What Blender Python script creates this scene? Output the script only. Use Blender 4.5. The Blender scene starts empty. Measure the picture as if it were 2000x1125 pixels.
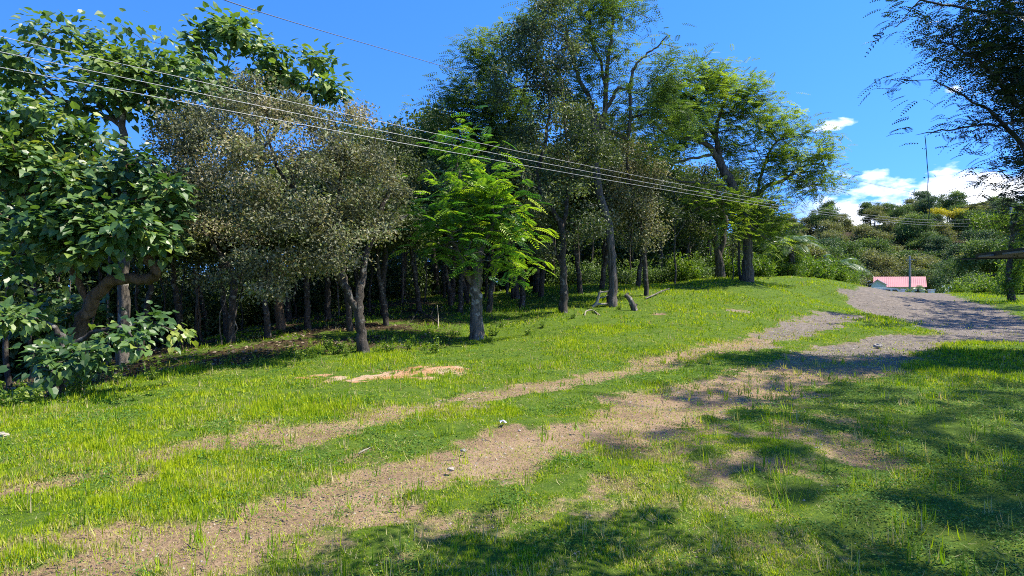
import bpy, math, random
import numpy as np

S = bpy.context.scene
COL = S.collection
F = 1150.0; HOR = 550.0; CZ = 1.6          # focal length in photo pixels, horizon row, eye height

# ------------------------------------------------------------------ camera, sky, sun
cam_data = bpy.data.cameras.new('camera')
cam = bpy.data.objects.new('camera', cam_data); COL.objects.link(cam)
cam.location = (0, 0, CZ); cam.rotation_euler = (math.radians(90), 0, 0)
cam_data.sensor_width = 36; cam_data.lens = 36*F/2000
cam_data.shift_y = -12.5/2000; cam_data.clip_end = 3000; cam_data.clip_start = 0.05
S.camera = cam

SUN_EL = math.radians(58); SUN_AZ = math.radians(88)   # azimuth clockwise from +Y (view direction)
sd = (math.sin(SUN_AZ)*math.cos(SUN_EL), math.cos(SUN_AZ)*math.cos(SUN_EL), math.sin(SUN_EL))
sl = bpy.data.lights.new('sun', 'SUN'); sl.energy = 5.0; sl.angle = math.radians(0.5); sl.color = (1.0, 0.93, 0.80)
so = bpy.data.objects.new('sun', sl); COL.objects.link(so)
from mathutils import Vector, Matrix
so.rotation_euler = Vector(sd).to_track_quat('Z', 'Y').to_euler(); so.location = (20, -20, 40)

w = bpy.data.worlds.new('World'); S.world = w; w.use_nodes = True
nt = w.node_tree; N = nt.nodes; L = nt.links; N.clear()
def wn(t, **k):
    n = N.new(t)
    for a, b in k.items(): setattr(n, a, b)
    return n
def wmath(op, a, b=None, c=None, clamp=False):
    n = wn('ShaderNodeMath', operation=op); n.use_clamp = clamp
    for i, v in enumerate((a, b, c)):
        if v is None: continue
        if isinstance(v, (int, float)): n.inputs[i].default_value = v
        else: L.new(v, n.inputs[i])
    return n.outputs[0]
sky = wn('ShaderNodeTexSky', sky_type='NISHITA'); sky.sun_disc = False
sky.sun_elevation = SUN_EL; sky.sun_rotation = SUN_AZ; sky.altitude = 300; sky.air_density = 1.0; sky.dust_density = 0.0; sky.ozone_density = 3.5
hs = wn('ShaderNodeHueSaturation'); hs.inputs['Saturation'].default_value = 1.16; hs.inputs['Value'].default_value = 1.9; hs.inputs['Hue'].default_value = 0.5
tn = wn('ShaderNodeMix', data_type='RGBA', blend_type='MULTIPLY'); tn.inputs[0].default_value = 1; tn.inputs[7].default_value = (.86, .95, 1.22, 1)
L.new(sky.outputs[0], tn.inputs[6]); L.new(tn.outputs[2], hs.inputs['Color'])
tc = wn('ShaderNodeTexCoord'); lift = wn('ShaderNodeVectorMath', operation='ADD'); lift.inputs[1].default_value = (0, 0, .22); L.new(tc.outputs['Generated'], lift.inputs[0])
nrmz = wn('ShaderNodeVectorMath', operation='NORMALIZE'); L.new(lift.outputs[0], nrmz.inputs[0]); L.new(nrmz.outputs[0], sky.inputs['Vector'])
sp = wn('ShaderNodeSeparateXYZ'); L.new(tc.outputs['Generated'], sp.inputs[0])
az = wmath('ARCTAN2', sp.outputs[0], sp.outputs[1]); el = wmath('ARCSINE', sp.outputs[2])
cv = wn('ShaderNodeCombineXYZ'); L.new(wmath('MULTIPLY', az, 1.0), cv.inputs[0]); L.new(wmath('MULTIPLY', el, 2.2), cv.inputs[1])
nz = wn('ShaderNodeTexNoise'); nz.inputs['Scale'].default_value = 13; nz.inputs['Detail'].default_value = 9; nz.inputs['Roughness'].default_value = 0.55
L.new(cv.outputs[0], nz.inputs['Vector'])
nz2 = wn('ShaderNodeTexNoise'); nz2.inputs['Scale'].default_value = 34; nz2.inputs['Detail'].default_value = 6; L.new(cv.outputs[0], nz2.inputs['Vector'])
# low cloud bank: opaque up to ~9.5 degrees, broken edge
edge = wmath('MULTIPLY', wmath('SUBTRACT', 0.152, el), 17.0)
bank = wmath('ADD', edge, wmath('MULTIPLY', wmath('SUBTRACT', nz.outputs[0], 0.5), 3.6))
bank = wmath('MULTIPLY', bank, 1.8, clamp=True)
side = wmath('MULTIPLY', wmath('SUBTRACT', az, 0.44), 12, clamp=True)
bank = wmath('MULTIPLY', bank, side)
def puff(a0, e0, ra, re, gain=1.6):
    da = wmath('DIVIDE', wmath('SUBTRACT', az, a0), ra); de = wmath('DIVIDE', wmath('SUBTRACT', el, e0), re)
    d = wmath('SQRT', wmath('ADD', wmath('MULTIPLY', da, da), wmath('MULTIPLY', de, de)))
    v = wmath('SUBTRACT', 1.0, d)
    v = wmath('ADD', v, wmath('MULTIPLY', wmath('SUBTRACT', nz2.outputs[0], 0.5), 1.9))
    return wmath('MULTIPLY', v, gain, clamp=True)
def azel(px, py):
    u = (px-1000)/F; v = (HOR-py)/F
    return math.atan2(u, 1), math.atan2(v, math.sqrt(1+u*u))
m = bank
for px, py, ra, re in ((1628, 244, .028, .009), (1845, 336, .018, .008), (1858, 174, .012, .006)):
    a0, e0 = azel(px, py); m = wmath('MAXIMUM', m, puff(a0, e0, ra, re))
cc = wn('ShaderNodeValToRGB'); cc.color_ramp.elements[0].position = .34; cc.color_ramp.elements[0].color = (7.0, 8.2, 11.0, 1)
cc.color_ramp.elements[1].position = .60; cc.color_ramp.elements[1].color = (14, 14.3, 15, 1); L.new(nz2.outputs[0], cc.inputs[0])
mx = wn('ShaderNodeMix', data_type='RGBA'); L.new(m, mx.inputs[0]); L.new(hs.outputs[0], mx.inputs[6]); L.new(cc.outputs[0], mx.inputs[7])
bg = wn('ShaderNodeBackground'); bg.inputs[1].default_value = 0.075; L.new(mx.outputs[2], bg.inputs[0])
out = wn('ShaderNodeOutputWorld'); L.new(bg.outputs[0], out.inputs[0])

S.view_settings.view_transform = 'Standard'; S.view_settings.look = 'None'
S.view_settings.exposure = 1.05; S.view_settings.gamma = 1
S.cycles.max_bounces = 6; S.cycles.diffuse_bounces = 3; S.cycles.transmission_bounces = 4; S.cycles.transparent_max_bounces = 4
S.cycles.use_denoising = False; S.cycles.filter_width = 1.0; S.cycles.sample_clamp_indirect = 4; S.cycles.sample_clamp_direct = 12

# ------------------------------------------------------------------ helpers
RNG = np.random.default_rng(7)
def hash2(ix, iy, s):
    h = (ix.astype(np.int64)*374761393 + iy.astype(np.int64)*668265263 + s*982451653) & 0xffffffff
    h = ((h ^ (h >> 13))*1274126177) & 0xffffffff
    return ((h ^ (h >> 16)) & 0xffff)/65535.0
def vnoise(x, y, s=0):
    ix = np.floor(x); iy = np.floor(y); fx = x-ix; fy = y-iy
    fx = fx*fx*(3-2*fx); fy = fy*fy*(3-2*fy)
    a = hash2(ix, iy, s); b = hash2(ix+1, iy, s); c = hash2(ix, iy+1, s); d = hash2(ix+1, iy+1, s)
    return (a*(1-fx)+b*fx)*(1-fy)+(c*(1-fx)+d*fx)*fy
def fbm(x, y, scale, octv=4, s=0):
    x = np.asarray(x, float)*scale; y = np.asarray(y, float)*scale; t = 0; a = 1; n = 0
    for o in range(octv):
        t = t + a*vnoise(x+17.3*o, y-9.1*o, s+o); n += a; a *= .5; x = x*2.03; y = y*2.03
    return t/n
def sstep(a, b, x):
    t = np.clip((x-a)/(b-a), 0, 1); return t*t*(3-2*t)

def P(px, py, Y):
    return np.array([(px-1000)/F*Y, Y, CZ+(HOR-py)/F*Y])

# terrain: thin plate spline through surveyed points (photo column, distance, height)
CT = []
for px in (-900, 0, 500, 1000, 1500, 2000, 2900):
    for Y in (1.5, 4.0): CT.append(((px-1000)/F*Y, Y, 0))
for x in (-60, -20, 0, 20, 60):
    for y in (-60, -15, -3): CT.append((x, y, 0))
for px, Y, z in (
    (0, 7.5, 0), (400, 7.5, 0), (1000, 7.5, 0), (1500, 7.5, 0), (2000, 7.5, 0), (2600, 8, 0),
    (-600, 8, -.15), (0, 9.6, -.33), (-600, 14, -1.0), (0, 12.5, -.62), (0, 17, -1.4), (250, 10, -.12), (250, 15.2, -.3), (250, 20, -.9),
    (500, 12.3, -.05), (550, 19, .12), (500, 24, -.2), (700, 13.1, 0), (740, 24, .62), (700, 30, .5), (930, 16.5, 0.02), (900, 30, .85), (900, 38, .8),
    (1100, 20.5, .5), (1060, 17.5, .2), (1000, 24, .55), (1195, 23, .62), (1100, 34, 1.52), (1100, 42, 1.4), (1300, 33, 1.45), (1300, 22, .62), (1460, 31, 1.64), (1400, 24, .75), (1300, 14, .05),
    (1560, 36, 1.86), (1650, 37, 1.5), (1692, 41, 1.2), (1560, 26, .7), (1500, 17, .08), (1560, 48, 1.6), (1640, 52, .9), (1300, 48, 1.2),
    (1620, 30, .56), (1700, 40, .78), (1760, 42, .80), (1860, 42, .80), (1800, 30, .50), (1900, 36, .62), (2000, 30, .45), (2000, 15, .06), (1750, 20, .15), (2000, 42, .75), (2400, 30, .5), (2400, 15, .1),
    (1700, 60, -.4), (1800, 60, -.4), (1720, 76, -1.15), (1850, 76, -1.15), (1740, 96, -1.8), (1600, 96, -1.2), (1950, 80, -.9), (2100, 60, .3),
    (1750, 120, -1.5), (1550, 130, 3), (1750, 140, 4), (1950, 130, 4), (2200, 130, 4), (1550, 180, 15), (1750, 180, 19), (1950, 180, 19.5), (2200, 180, 15), (1550, 270, 14), (1750, 270, 18), (2000, 270, 18), (2300, 270, 16),
    (1350, 130, 1), (1350, 180, 3), (1000, 80, .5), (1000, 150, 0), (1000, 300, 0), (500, 60, -3), (500, 150, -6), (500, 300, -4), (0, 40, -4), (0, 100, -8), (0, 300, -6), (-900, 60, -6), (-900, 200, -6)):
    CT.append(((px-1000)/F*Y, Y, z))
CT = np.array(CT, float)
WS = 14.0
def warp(v): return WS*np.arcsinh(np.asarray(v, float)/WS)
_cx, _cy = warp(CT[:, 0]), warp(CT[:, 1])
def _U(r2): return r2*np.log(r2+1e-9)*.5
_n = len(CT); _A = np.zeros((_n+3, _n+3)); _A[:_n, :_n] = _U((_cx[:, None]-_cx)**2+(_cy[:, None]-_cy)**2)
_A[range(_n), range(_n)] += 0.02
_A[:_n, _n] = 1; _A[:_n, _n+1] = _cx; _A[:_n, _n+2] = _cy; _A[_n:, :_n] = _A[:_n, _n:].T
_w = np.linalg.solve(_A, np.concatenate([CT[:, 2], [0, 0, 0]]))
def H(x, y, bumps=True):
    x = np.asarray(x, float); y = np.asarray(y, float); sh = np.broadcast(x, y).shape
    xf = np.broadcast_to(x, sh).ravel(); yf = np.broadcast_to(y, sh).ravel(); o = np.empty(xf.size)
    for i in range(0, xf.size, 40000):
        a = warp(xf[i:i+40000]); b = warp(yf[i:i+40000])
        r2 = (a[:, None]-_cx)**2+(b[:, None]-_cy)**2
        o[i:i+40000] = _U(r2)@_w[:_n]+_w[_n]+_w[_n+1]*a+_w[_n+2]*b
    r = np.hypot(xf, yf)
    o = np.where(yf < 0, o*np.exp(-np.abs(yf)/10), o)
    if bumps:
        o = o+(fbm(xf, yf, .9, 3, 5)-.5)*.13*sstep(2, 6, r)+(fbm(xf, yf, .18, 2, 9)-.5)*.22*sstep(12, 30, r)
    return o.reshape(sh)
def h1(x, y): return float(H(np.array([x]), np.array([y]))[0])
_T = np.geomspace(2.0, 300, 900)
def G(px, py):
    u = (px-1000)/F; v = (HOR-py)/F
    d = (CZ+v*_T)-H(u*_T, _T)
    k = np.argmax(d < 0)
    if d[k] >= 0: return P(px, py, 60)
    t = _T[k-1]+(_T[k]-_T[k-1])*d[k-1]/(d[k-1]-d[k])
    return np.array([u*t, t, h1(u*t, t)])
def onground(px, Y): x = (px-1000)/F*Y; return np.array([x, Y, h1(x, Y)])

# ------------------------------------------------------------------ object helpers
def tag(o, label=None, cat=None, group=None, kind=None):
    if label: o['label'] = label
    if cat: o['category'] = cat
    if group: o['group'] = group
    if kind: o['kind'] = kind
    return o
def empty(name, loc, label, cat, group=None):
    o = bpy.data.objects.new(name, None); COL.objects.link(o); o.location = tuple(float(v) for v in loc); o.empty_display_size = .2
    return tag(o, label, cat, group)
class MB:
    """collects pieces and builds one mesh"""
    def __init__(s): s.v = []; s.f = {}; s.a = {}; s.n = 0
    def add(s, v, f, rnd=None):
        v = np.asarray(v, float).reshape(-1, 3); f = np.asarray(f, int)
        s.v.append(v); k = f.shape[1]
        s.f.setdefault(k, []).append(f+s.n); s.n += len(v)
        r = np.full(len(f), .5) if rnd is None else np.broadcast_to(rnd, (len(f),))
        s.a.setdefault(k, []).append(r)
        return s
    def build(s, name, mat, parent=None, origin=None, smooth=False):
        me = bpy.data.meshes.new(name)
        v = np.concatenate(s.v) if s.v else np.zeros((0, 3))
        if origin is not None: v = v-np.asarray(origin)
        me.vertices.add(len(v)); me.vertices.foreach_set('co', v.astype(np.float32).ravel())
        fs = []; st = []; tot = 0; rn = []; sz = []
        for k in sorted(s.f):
            f = np.concatenate(s.f[k]); fs.append(f.ravel()); st.append(tot+np.arange(len(f))*k); sz.append(np.full(len(f), k)); tot += f.size
            rn.append(np.concatenate(s.a[k]))
        fs = np.concatenate(fs); st = np.concatenate(st); rn = np.concatenate(rn)
        me.loops.add(len(fs)); me.loops.foreach_set('vertex_index', fs.astype(np.int32))
        me.polygons.add(len(st)); me.polygons.foreach_set('loop_start', st.astype(np.int32))
        me.update(calc_edges=True)
        if smooth: me.polygons.foreach_set('use_smooth', np.ones(len(st), bool))
        else: me.polygons.foreach_set('use_smooth', np.zeros(len(st), bool))
        at = me.attributes.new('rnd', 'FLOAT', 'FACE'); at.data.foreach_set('value', rn.astype(np.float32))
        me.materials.append(mat)
        o = bpy.data.objects.new(name, me); COL.objects.link(o)
        if parent is not None: o.parent = parent
        elif origin is not None: o.location = tuple(float(q) for q in origin)
        return o
    def box(s, c, d, rz=0, rnd=.5):
        x, y, z = [q/2 for q in d]
        v = np.array([(-x, -y, -z), (x, -y, -z), (x, y, -z), (-x, y, -z), (-x, -y, z), (x, -y, z), (x, y, z), (-x, y, z)])
        ca, sa = math.cos(rz), math.sin(rz); v = v@np.array([[ca, sa, 0], [-sa, ca, 0], [0, 0, 1]])+np.asarray(c)
        return s.add(v, [(0, 3, 2, 1), (4, 5, 6, 7), (0, 1, 5, 4), (1, 2, 6, 5), (2, 3, 7, 6), (3, 0, 4, 7)], rnd)
    def prism(s, prof, axis_from, axis_to):
        """extrude a closed 3-D outline from one place to another, with caps"""
        n = len(prof); a = np.asarray(prof)+np.asarray(axis_from); b = np.asarray(prof)+np.asarray(axis_to)
        s.add(np.concatenate([a, b]), [(i, (i+1) % n, n+(i+1) % n, n+i) for i in range(n)])
        s.add(a, [tuple(range(n))[::-1]]); s.add(b, [tuple(range(n))])
        return s
    def tube(s, pts, rad, sides=8, rough=0.0, rng=None, cap=True):
        pts = np.asarray(pts, float); n = len(pts); rad = np.broadcast_to(np.asarray(rad, float), (n,))
        if n < 2: return s
        t = np.gradient(pts, axis=0); t /= np.linalg.norm(t, axis=1)[:, None]+1e-9
        up = np.array([0, 0, 1.0]) if abs(t[0][2]) < .9 else np.array([0, 1.0, 0])
        rings = []; a = np.arange(sides)*2*np.pi/sides
        u = np.cross(t[0], up); u /= np.linalg.norm(u)
        for i in range(n):
            u = u-t[i]*(u@t[i]); u /= np.linalg.norm(u)+1e-9; v = np.cross(t[i], u)
            r = rad[i]
            if rough and rng is not None: r = rad[i]*(1+rough*(rng.random(sides)-.5))
            else: r = np.full(sides, rad[i])
            rings.append(pts[i]+(np.cos(a)*r)[:, None]*u+(np.sin(a)*r)[:, None]*v)
        V = np.concatenate(rings); i = np.arange(n-1)[:, None]*sides; j = np.arange(sides)[None]; k = (j+1) % sides
        f = np.stack([i+j, i+k, i+sides+k, i+sides+j], -1).reshape(-1, 4)
        s.add(V, f)
        if cap and sides > 3:
            s.add(rings[-1], [tuple(range(sides))]); s.add(rings[0], [tuple(range(sides))[::-1]])
        return s
def catmull(pts, n=5):
    p = np.asarray(pts, float); p = np.concatenate([[2*p[0]-p[1]], p, [2*p[-1]-p[-2]]]); o = []
    for i in range(1, len(p)-2):
        for t in np.linspace(0, 1, n, endpoint=False):
            o.append(.5*((2*p[i])+(-p[i-1]+p[i+1])*t+(2*p[i-1]-5*p[i]+4*p[i+1]-p[i+2])*t*t+(-p[i-1]+3*p[i]-3*p[i+1]+p[i+2])*t**3))
    o.append(p[-2]); return np.array(o)

# ------------------------------------------------------------------ materials
def mat(name):
    m = bpy.data.materials.new(name); m.use_nodes = True; m.node_tree.nodes.clear(); return m
class NT:
    def __init__(s, m): s.t = m.node_tree
    def n(s, t, **k):
        o = s.t.nodes.new(t)
        for a, b in k.items(): setattr(o, a, b)
        return o
    def l(s, a, b): s.t.links.new(a, b)
    def math(s, op, a, b=None, clamp=False):
        n = s.n('ShaderNodeMath', operation=op); n.use_clamp = clamp
        for i, v in enumerate((a, b)):
            if v is None: continue
            if isinstance(v, (int, float)): n.inputs[i].default_value = v
            else: s.l(v, n.inputs[i])
        return n.outputs[0]
    def mix(s, f, a, b):
        n = s.n('ShaderNodeMix', data_type='RGBA')
        for i, v in ((0, f), (6, a), (7, b)):
            if isinstance(v, (int, float)): n.inputs[i].default_value = v
            elif isinstance(v, tuple): n.inputs[i].default_value = (*v[:3], 1)
            else: s.l(v, n.inputs[i])
        return n.outputs[2]
    def noise(s, scale, vec=None, detail=4, rough=.55):
        n = s.n('ShaderNodeTexNoise'); n.inputs['Scale'].default_value = scale; n.inputs['Detail'].default_value = detail; n.inputs['Roughness'].default_value = rough
        if vec is not None: s.l(vec, n.inputs['Vector'])
        return n.outputs[0]
    def ramp(s, fac, stops):
        n = s.n('ShaderNodeValToRGB'); e = n.color_ramp.elements
        while len(e) < len(stops): e.new(.5)
        for i, (p, c) in enumerate(stops): e[i].position = p; e[i].color = (*c, 1)
        s.l(fac, n.inputs[0]); return n.outputs[0]
def leafmat(name, stops, trans=.35, rough=.5, tcol=(1.25, 1.35, .5), spec=.4):
    m = mat(name); t = NT(m); at = t.n('ShaderNodeAttribute', attribute_name='rnd')
    c = t.ramp(at.outputs['Fac'], stops)
    b = t.n('ShaderNodeBsdfPrincipled'); t.l(c, b.inputs['Base Color']); b.inputs['Roughness'].default_value = rough
    b.inputs['Specular IOR Level'].default_value = spec
    v = t.n('ShaderNodeVectorMath', operation='MULTIPLY'); t.l(c, v.inputs[0]); v.inputs[1].default_value = tcol
    tr = t.n('ShaderNodeBsdfTranslucent'); t.l(v.outputs[0], tr.inputs[0])
    mx = t.n('ShaderNodeMixShader'); mx.inputs[0].default_value = trans; t.l(b.outputs[0], mx.inputs[1]); t.l(tr.outputs[0], mx.inputs[2])
    o = t.n('ShaderNodeOutputMaterial'); t.l(mx.outputs[0], o.inputs[0]); return m
def barkmat(name, dark, light, patch=None, zs=.25, sc=9):
    m = mat(name); t = NT(m); tc = t.n('ShaderNodeTexCoord'); mp = t.n('ShaderNodeMapping'); mp.inputs['Scale'].default_value = (1, 1, zs); t.l(tc.outputs['Object'], mp.inputs[0])
    n1 = t.noise(sc, mp.outputs[0], 8, .65); c = t.ramp(n1, [(.33, dark), (.66, light)])
    n1b = t.noise(sc*3.2, mp.outputs[0], 4, .7)
    if patch:
        n2 = t.noise(4.5, tc.outputs['Object'], 5, .6); f = t.math('MULTIPLY', t.math('SUBTRACT', n2, .56), 12, clamp=True); c = t.mix(f, c, patch)
    b = t.n('ShaderNodeBsdfPrincipled'); t.l(c, b.inputs['Base Color']); b.inputs['Roughness'].default_value = .9; b.inputs['Specular IOR Level'].default_value = .15
    bp = t.n('ShaderNodeBump'); bp.inputs['Strength'].default_value = 1.0; bp.inputs['Distance'].default_value = .05; t.l(t.math('ADD', n1, t.math('MULTIPLY', n1b, .4)), bp.inputs['Height']); t.l(bp.outputs[0], b.inputs['Normal'])
    o = t.n('ShaderNodeOutputMaterial'); t.l(b.outputs[0], o.inputs[0]); return m
def plain(name, col, rough=.5, metal=0, var=.12, sc=3, spec=.5):
    m = mat(name); t = NT(m); tc = t.n('ShaderNodeTexCoord'); n = t.noise(sc, tc.outputs['Object'], 6, .65)
    d = tuple(c*(1-var*2) for c in col); l = tuple(min(1, c*(1+var)) for c in col)
    b = t.n('ShaderNodeBsdfPrincipled'); t.l(t.ramp(n, [(.3, d), (.7, l)]), b.inputs['Base Color']); b.inputs['Roughness'].default_value = rough; b.inputs['Metallic'].default_value = metal
    b.inputs['Specular IOR Level'].default_value = spec
    o = t.n('ShaderNodeOutputMaterial'); t.l(b.outputs[0], o.inputs[0]); return m

M = {}
M['big_leaf'] = leafmat('big_leaf', [(0, (.026, .068, .016)), (.35, (.06, .13, .03)), (.65, (.12, .20, .045)), (.85, (.20, .28, .05)), (1, (.30, .34, .06))], .32, .42, spec=.5)
M['top_leaf'] = leafmat('top_leaf', [(0, (.045, .10, .028)), (.5, (.11, .19, .05)), (1, (.22, .29, .06))], .38, .42)
M['grey_leaf'] = leafmat('grey_leaf', [(0, (.04, .05, .022)), (.25, (.11, .12, .06)), (.45, (.20, .205, .11)), (.6, (.15, .20, .05)), (.78, (.34, .30, .19)), (1, (.40, .37, .24))], .28, .5, (1.2, 1.1, .6), spec=.3)
M['dark_leaf'] = leafmat('dark_leaf', [(0, (.02, .04, .018)), (.5, (.06, .09, .035)), (.8, (.13, .15, .06)), (.93, (.17, .22, .04)), (1, (.22, .26, .10))], .28, .5, spec=.3)
M['fern_dark'] = leafmat('fern_dark', [(0, (.04, .085, .028)), (.55, (.11, .18, .05)), (1, (.24, .31, .06))], .35, .5)
M['fern'] = leafmat('fern', [(0, (.06, .11, .018)), (.5, (.15, .225, .035)), (1, (.30, .37, .055))], .52, .5)
M['bright_leaf'] = leafmat('bright_leaf', [(0, (.03, .10, .022)), (.35, (.07, .19, .028)), (.55, (.17, .31, .03)), (.75, (.30, .44, .035)), (1, (.44, .53, .05))], .42, .45)
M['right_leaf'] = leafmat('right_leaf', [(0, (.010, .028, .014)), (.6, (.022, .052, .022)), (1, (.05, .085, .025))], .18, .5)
M['bush'] = leafmat('bush', [(0, (.045, .10, .014)), (.5, (.11, .19, .02)), (1, (.24, .30, .03))], .4, .5)
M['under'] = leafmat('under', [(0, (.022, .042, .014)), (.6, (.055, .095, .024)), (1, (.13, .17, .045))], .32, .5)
M['hill1'] = leafmat('hill_green', [(0, (.045, .085, .024)), (.5, (.10, .16, .035)), (1, (.20, .26, .06))], .3, .6)
M['hill2'] = leafmat('hill_olive', [(0, (.075, .09, .035)), (.5, (.15, .16, .055)), (1, (.26, .26, .09))], .3, .6)
M['hill3'] = leafmat('hill_dark', [(0, (.035, .075, .03)), (.5, (.08, .135, .05)), (1, (.16, .21, .07))], .25, .6)
M['hill4'] = leafmat('hill_blossom', [(0, (.30, .27, .01)), (1, (.60, .50, .02))], .3, .6)
M['palm'] = leafmat('palm', [(0, (.05, .10, .022)), (.6, (.10, .17, .04)), (1, (.2, .26, .09))], .3, .35, spec=.6)
M['grass'] = leafmat('grass', [(0, (.06, .15, .008)), (.3, (.17, .30, .010)), (.55, (.33, .44, .010)), (.76, (.45, .52, .014)), (.84, (.40, .38, .10)), (1, (.52, .43, .24))], .40, .5, (1.1, 1.15, .45), spec=.3)
M['cover'] = leafmat('ground_cover', [(0, (.035, .10, .018)), (.6, (.09, .19, .03)), (1, (.20, .30, .05))], .3, .7, spec=.15)
M['litter'] = leafmat('dead_leaves', [(0, (.05, .035, .02)), (.6, (.14, .09, .05)), (1, (.36, .29, .20))], .1, .6, (1, .9, .7))
M['bark_dark'] = barkmat('bark_dark', (.018, .015, .012), (.10, .085, .07), (.22, .21, .18))
M['bark_grey'] = barkmat('bark_grey', (.035, .03, .026), (.20, .175, .145), (.36, .34, .30))
M['bark_ridge'] = barkmat('bark_ridge', (.02, .017, .014), (.19, .165, .14), None, .10, 14)
M['bark_brown'] = barkmat('bark_brown', (.05, .035, .022), (.20, .14, .09))
M['wood_pale'] = barkmat('wood_pale', (.16, .14, .10), (.42, .38, .30))
M['pole'] = plain('weathered_pole', (.34, .31, .27), .8, sc=6)
M['wire'] = plain('aluminium_wire', (.4, .4, .4), .45, .2)
M['wire_dark'] = plain('dark_cable', (.10, .11, .12), .6)

# ground material -------------------------------------------------
gm = mat('ground_surface'); t = NT(gm); tc = t.n('ShaderNodeTexCoord'); oc = tc.outputs['Object']
def att(n): return t.n('ShaderNodeAttribute', attribute_name=n).outputs['Fac']
nf = t.noise(55, oc, 8, .7); nm = t.noise(7, oc, 6, .65); nl = t.noise(1.3, oc, 5, .6); ng = t.noise(160, oc, 3, .7)
soilg = t.ramp(t.math('ADD', t.math('MULTIPLY', nf, .55), t.math('MULTIPLY', nm, .45)), [(.32, (.028, .050, .010)), (.5, (.07, .12, .014)), (.68, (.15, .19, .03))])
dirt = t.ramp(t.math('ADD', t.math('MULTIPLY', nf, .6), t.math('MULTIPLY', nl, .4)), [(.32, (.10, .065, .038)), (.5, (.25, .17, .105)), (.70, (.41, .30, .20))])
grav = t.ramp(t.math('ADD', t.math('MULTIPLY', ng, .55), t.math('MULTIPLY', nm, .45)), [(.34, (.06, .05, .044)), (.5, (.14, .12, .10)), (.68, (.29, .255, .22))])
orng = t.ramp(t.math('ADD', t.math('MULTIPLY', nf, .5), t.math('MULTIPLY', nl, .5)), [(.42, (.36, .15, .06)), (.5, (.42, .25, .14)), (.58, (.40, .32, .23))])
grav = t.mix(t.math('MULTIPLY', t.math('SUBTRACT', nl, .42), 3.5, clamp=True), grav, t.ramp(nm, [(.35, (.11, .09, .072)), (.65, (.24, .20, .16))]))
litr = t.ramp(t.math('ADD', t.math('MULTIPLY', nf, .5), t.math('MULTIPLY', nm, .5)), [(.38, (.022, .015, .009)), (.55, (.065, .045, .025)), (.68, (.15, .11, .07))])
def brk(a, n, k=2.6): return t.math('ADD', t.math('MULTIPLY', t.math('SUBTRACT', a, .5), k), t.math('ADD', t.math('MULTIPLY', t.math('SUBTRACT', n, .5), 4), .5), clamp=True)
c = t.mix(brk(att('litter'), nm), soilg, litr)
c = t.mix(brk(att('dirt'), nm), c, dirt)
c = t.mix(brk(att('gravel'), nm), c, grav)
c = t.mix(brk(att('orange'), nm), c, orng)
b = t.n('ShaderNodeBsdfPrincipled'); t.l(c, b.inputs['Base Color']); b.inputs['Roughness'].default_value = .95; b.inputs['Specular IOR Level'].default_value = .1
bp = t.n('ShaderNodeBump'); bp.inputs['Strength'].default_value = .9; bp.inputs['Distance'].default_value = .03
t.l(t.math('ADD', t.math('MULTIPLY', nf, .5), t.math('ADD', nm, t.math('MULTIPLY', ng, .25))), bp.inputs['Height']); t.l(bp.outputs[0], b.inputs['Normal'])
o = t.n('ShaderNodeOutputMaterial'); t.l(b.outputs[0], o.inputs[0]); M['ground'] = gm

# ------------------------------------------------------------------ ground masks in world space
def path(pts):            # photo points dropped on the terrain -> world polyline with half width in metres
    q = np.array([(*G(a, b)[:2], c) for a, b, c in pts]); return q
def dist_path(x, y, q):
    best = np.full(x.shape, 1e9)
    for i in range(len(q)-1):
        a, b = q[i], q[i+1]; d = b[:2]-a[:2]; L2 = d@d+1e-9
        tt = np.clip(((x-a[0])*d[0]+(y-a[1])*d[1])/L2, 0, 1)
        dd = np.hypot(x-a[0]-tt*d[0], y-a[1]-tt*d[1])-(a[2]+(b[2]-a[2])*tt)
        best = np.minimum(best, dd)
    return best
TR1 = path([(-150, 985, .28), (120, 940, .28), (300, 885, .24), (480, 858, .24), (700, 820, .26), (850, 787, .28), (1000, 762, .25), (1150, 736, .30), (1300, 703, .35), (1430, 675, .45), (1560, 640, .6), (1650, 615, .8)])
TR2 = path([(-200, 1190, .28), (200, 1090, .30), (420, 1035, .32), (600, 985, .36), (760, 945, .36), (900, 905, .42), (1050, 868, .42), (1180, 838, .5), (1300, 795, .55), (1450, 758, .7), (1580, 728, .8), (1700, 680, 1.0), (1800, 660, .8)])
ROAD = path([(2500, 665, 1.5), (2150, 668, 1.6), (1980, 655, 1.7), (1880, 632, 2.2), (1810, 607, 3.0), (1790, 590, 3.2), (1790, 581, 2.7)])
ROAD = np.concatenate([ROAD, [[28.2, 42, 2.5], [33.5, 52, 2.5], [44, 66, 2.5], [70, 76, 2.5], [120, 84, 2.5]]])
BORD = np.array([G(*p)[:2] for p in ((-500, 905), (-200, 832), (0, 797), (120, 778), (250, 742), (420, 718), (560, 697), (700, 688), (860, 685), (935, 660), (1010, 632), (1100, 612), (1190, 596))] + [(8, 34), (10, 60)])
def signed_border(x, y):      # > 0 on the woodland side
    q = np.c_[BORD, np.zeros(len(BORD))]; d = dist_path(x, y, q)
    # crossing test against polyline as x->y function along rotated axis
    s = np.zeros(x.shape)
    bx, by = BORD[:, 0], BORD[:, 1]
    az_ = np.arctan2(x, np.maximum(y, .01)); baz = np.arctan2(bx, by); br = np.hypot(bx, by)
    o = np.argsort(baz); lim = np.interp(az_, baz[o], br[o], left=br[o][0], right=200)
    s = np.where((np.hypot(x, y) > lim) & (y > 0), 1, -1)
    return s*d
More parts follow.
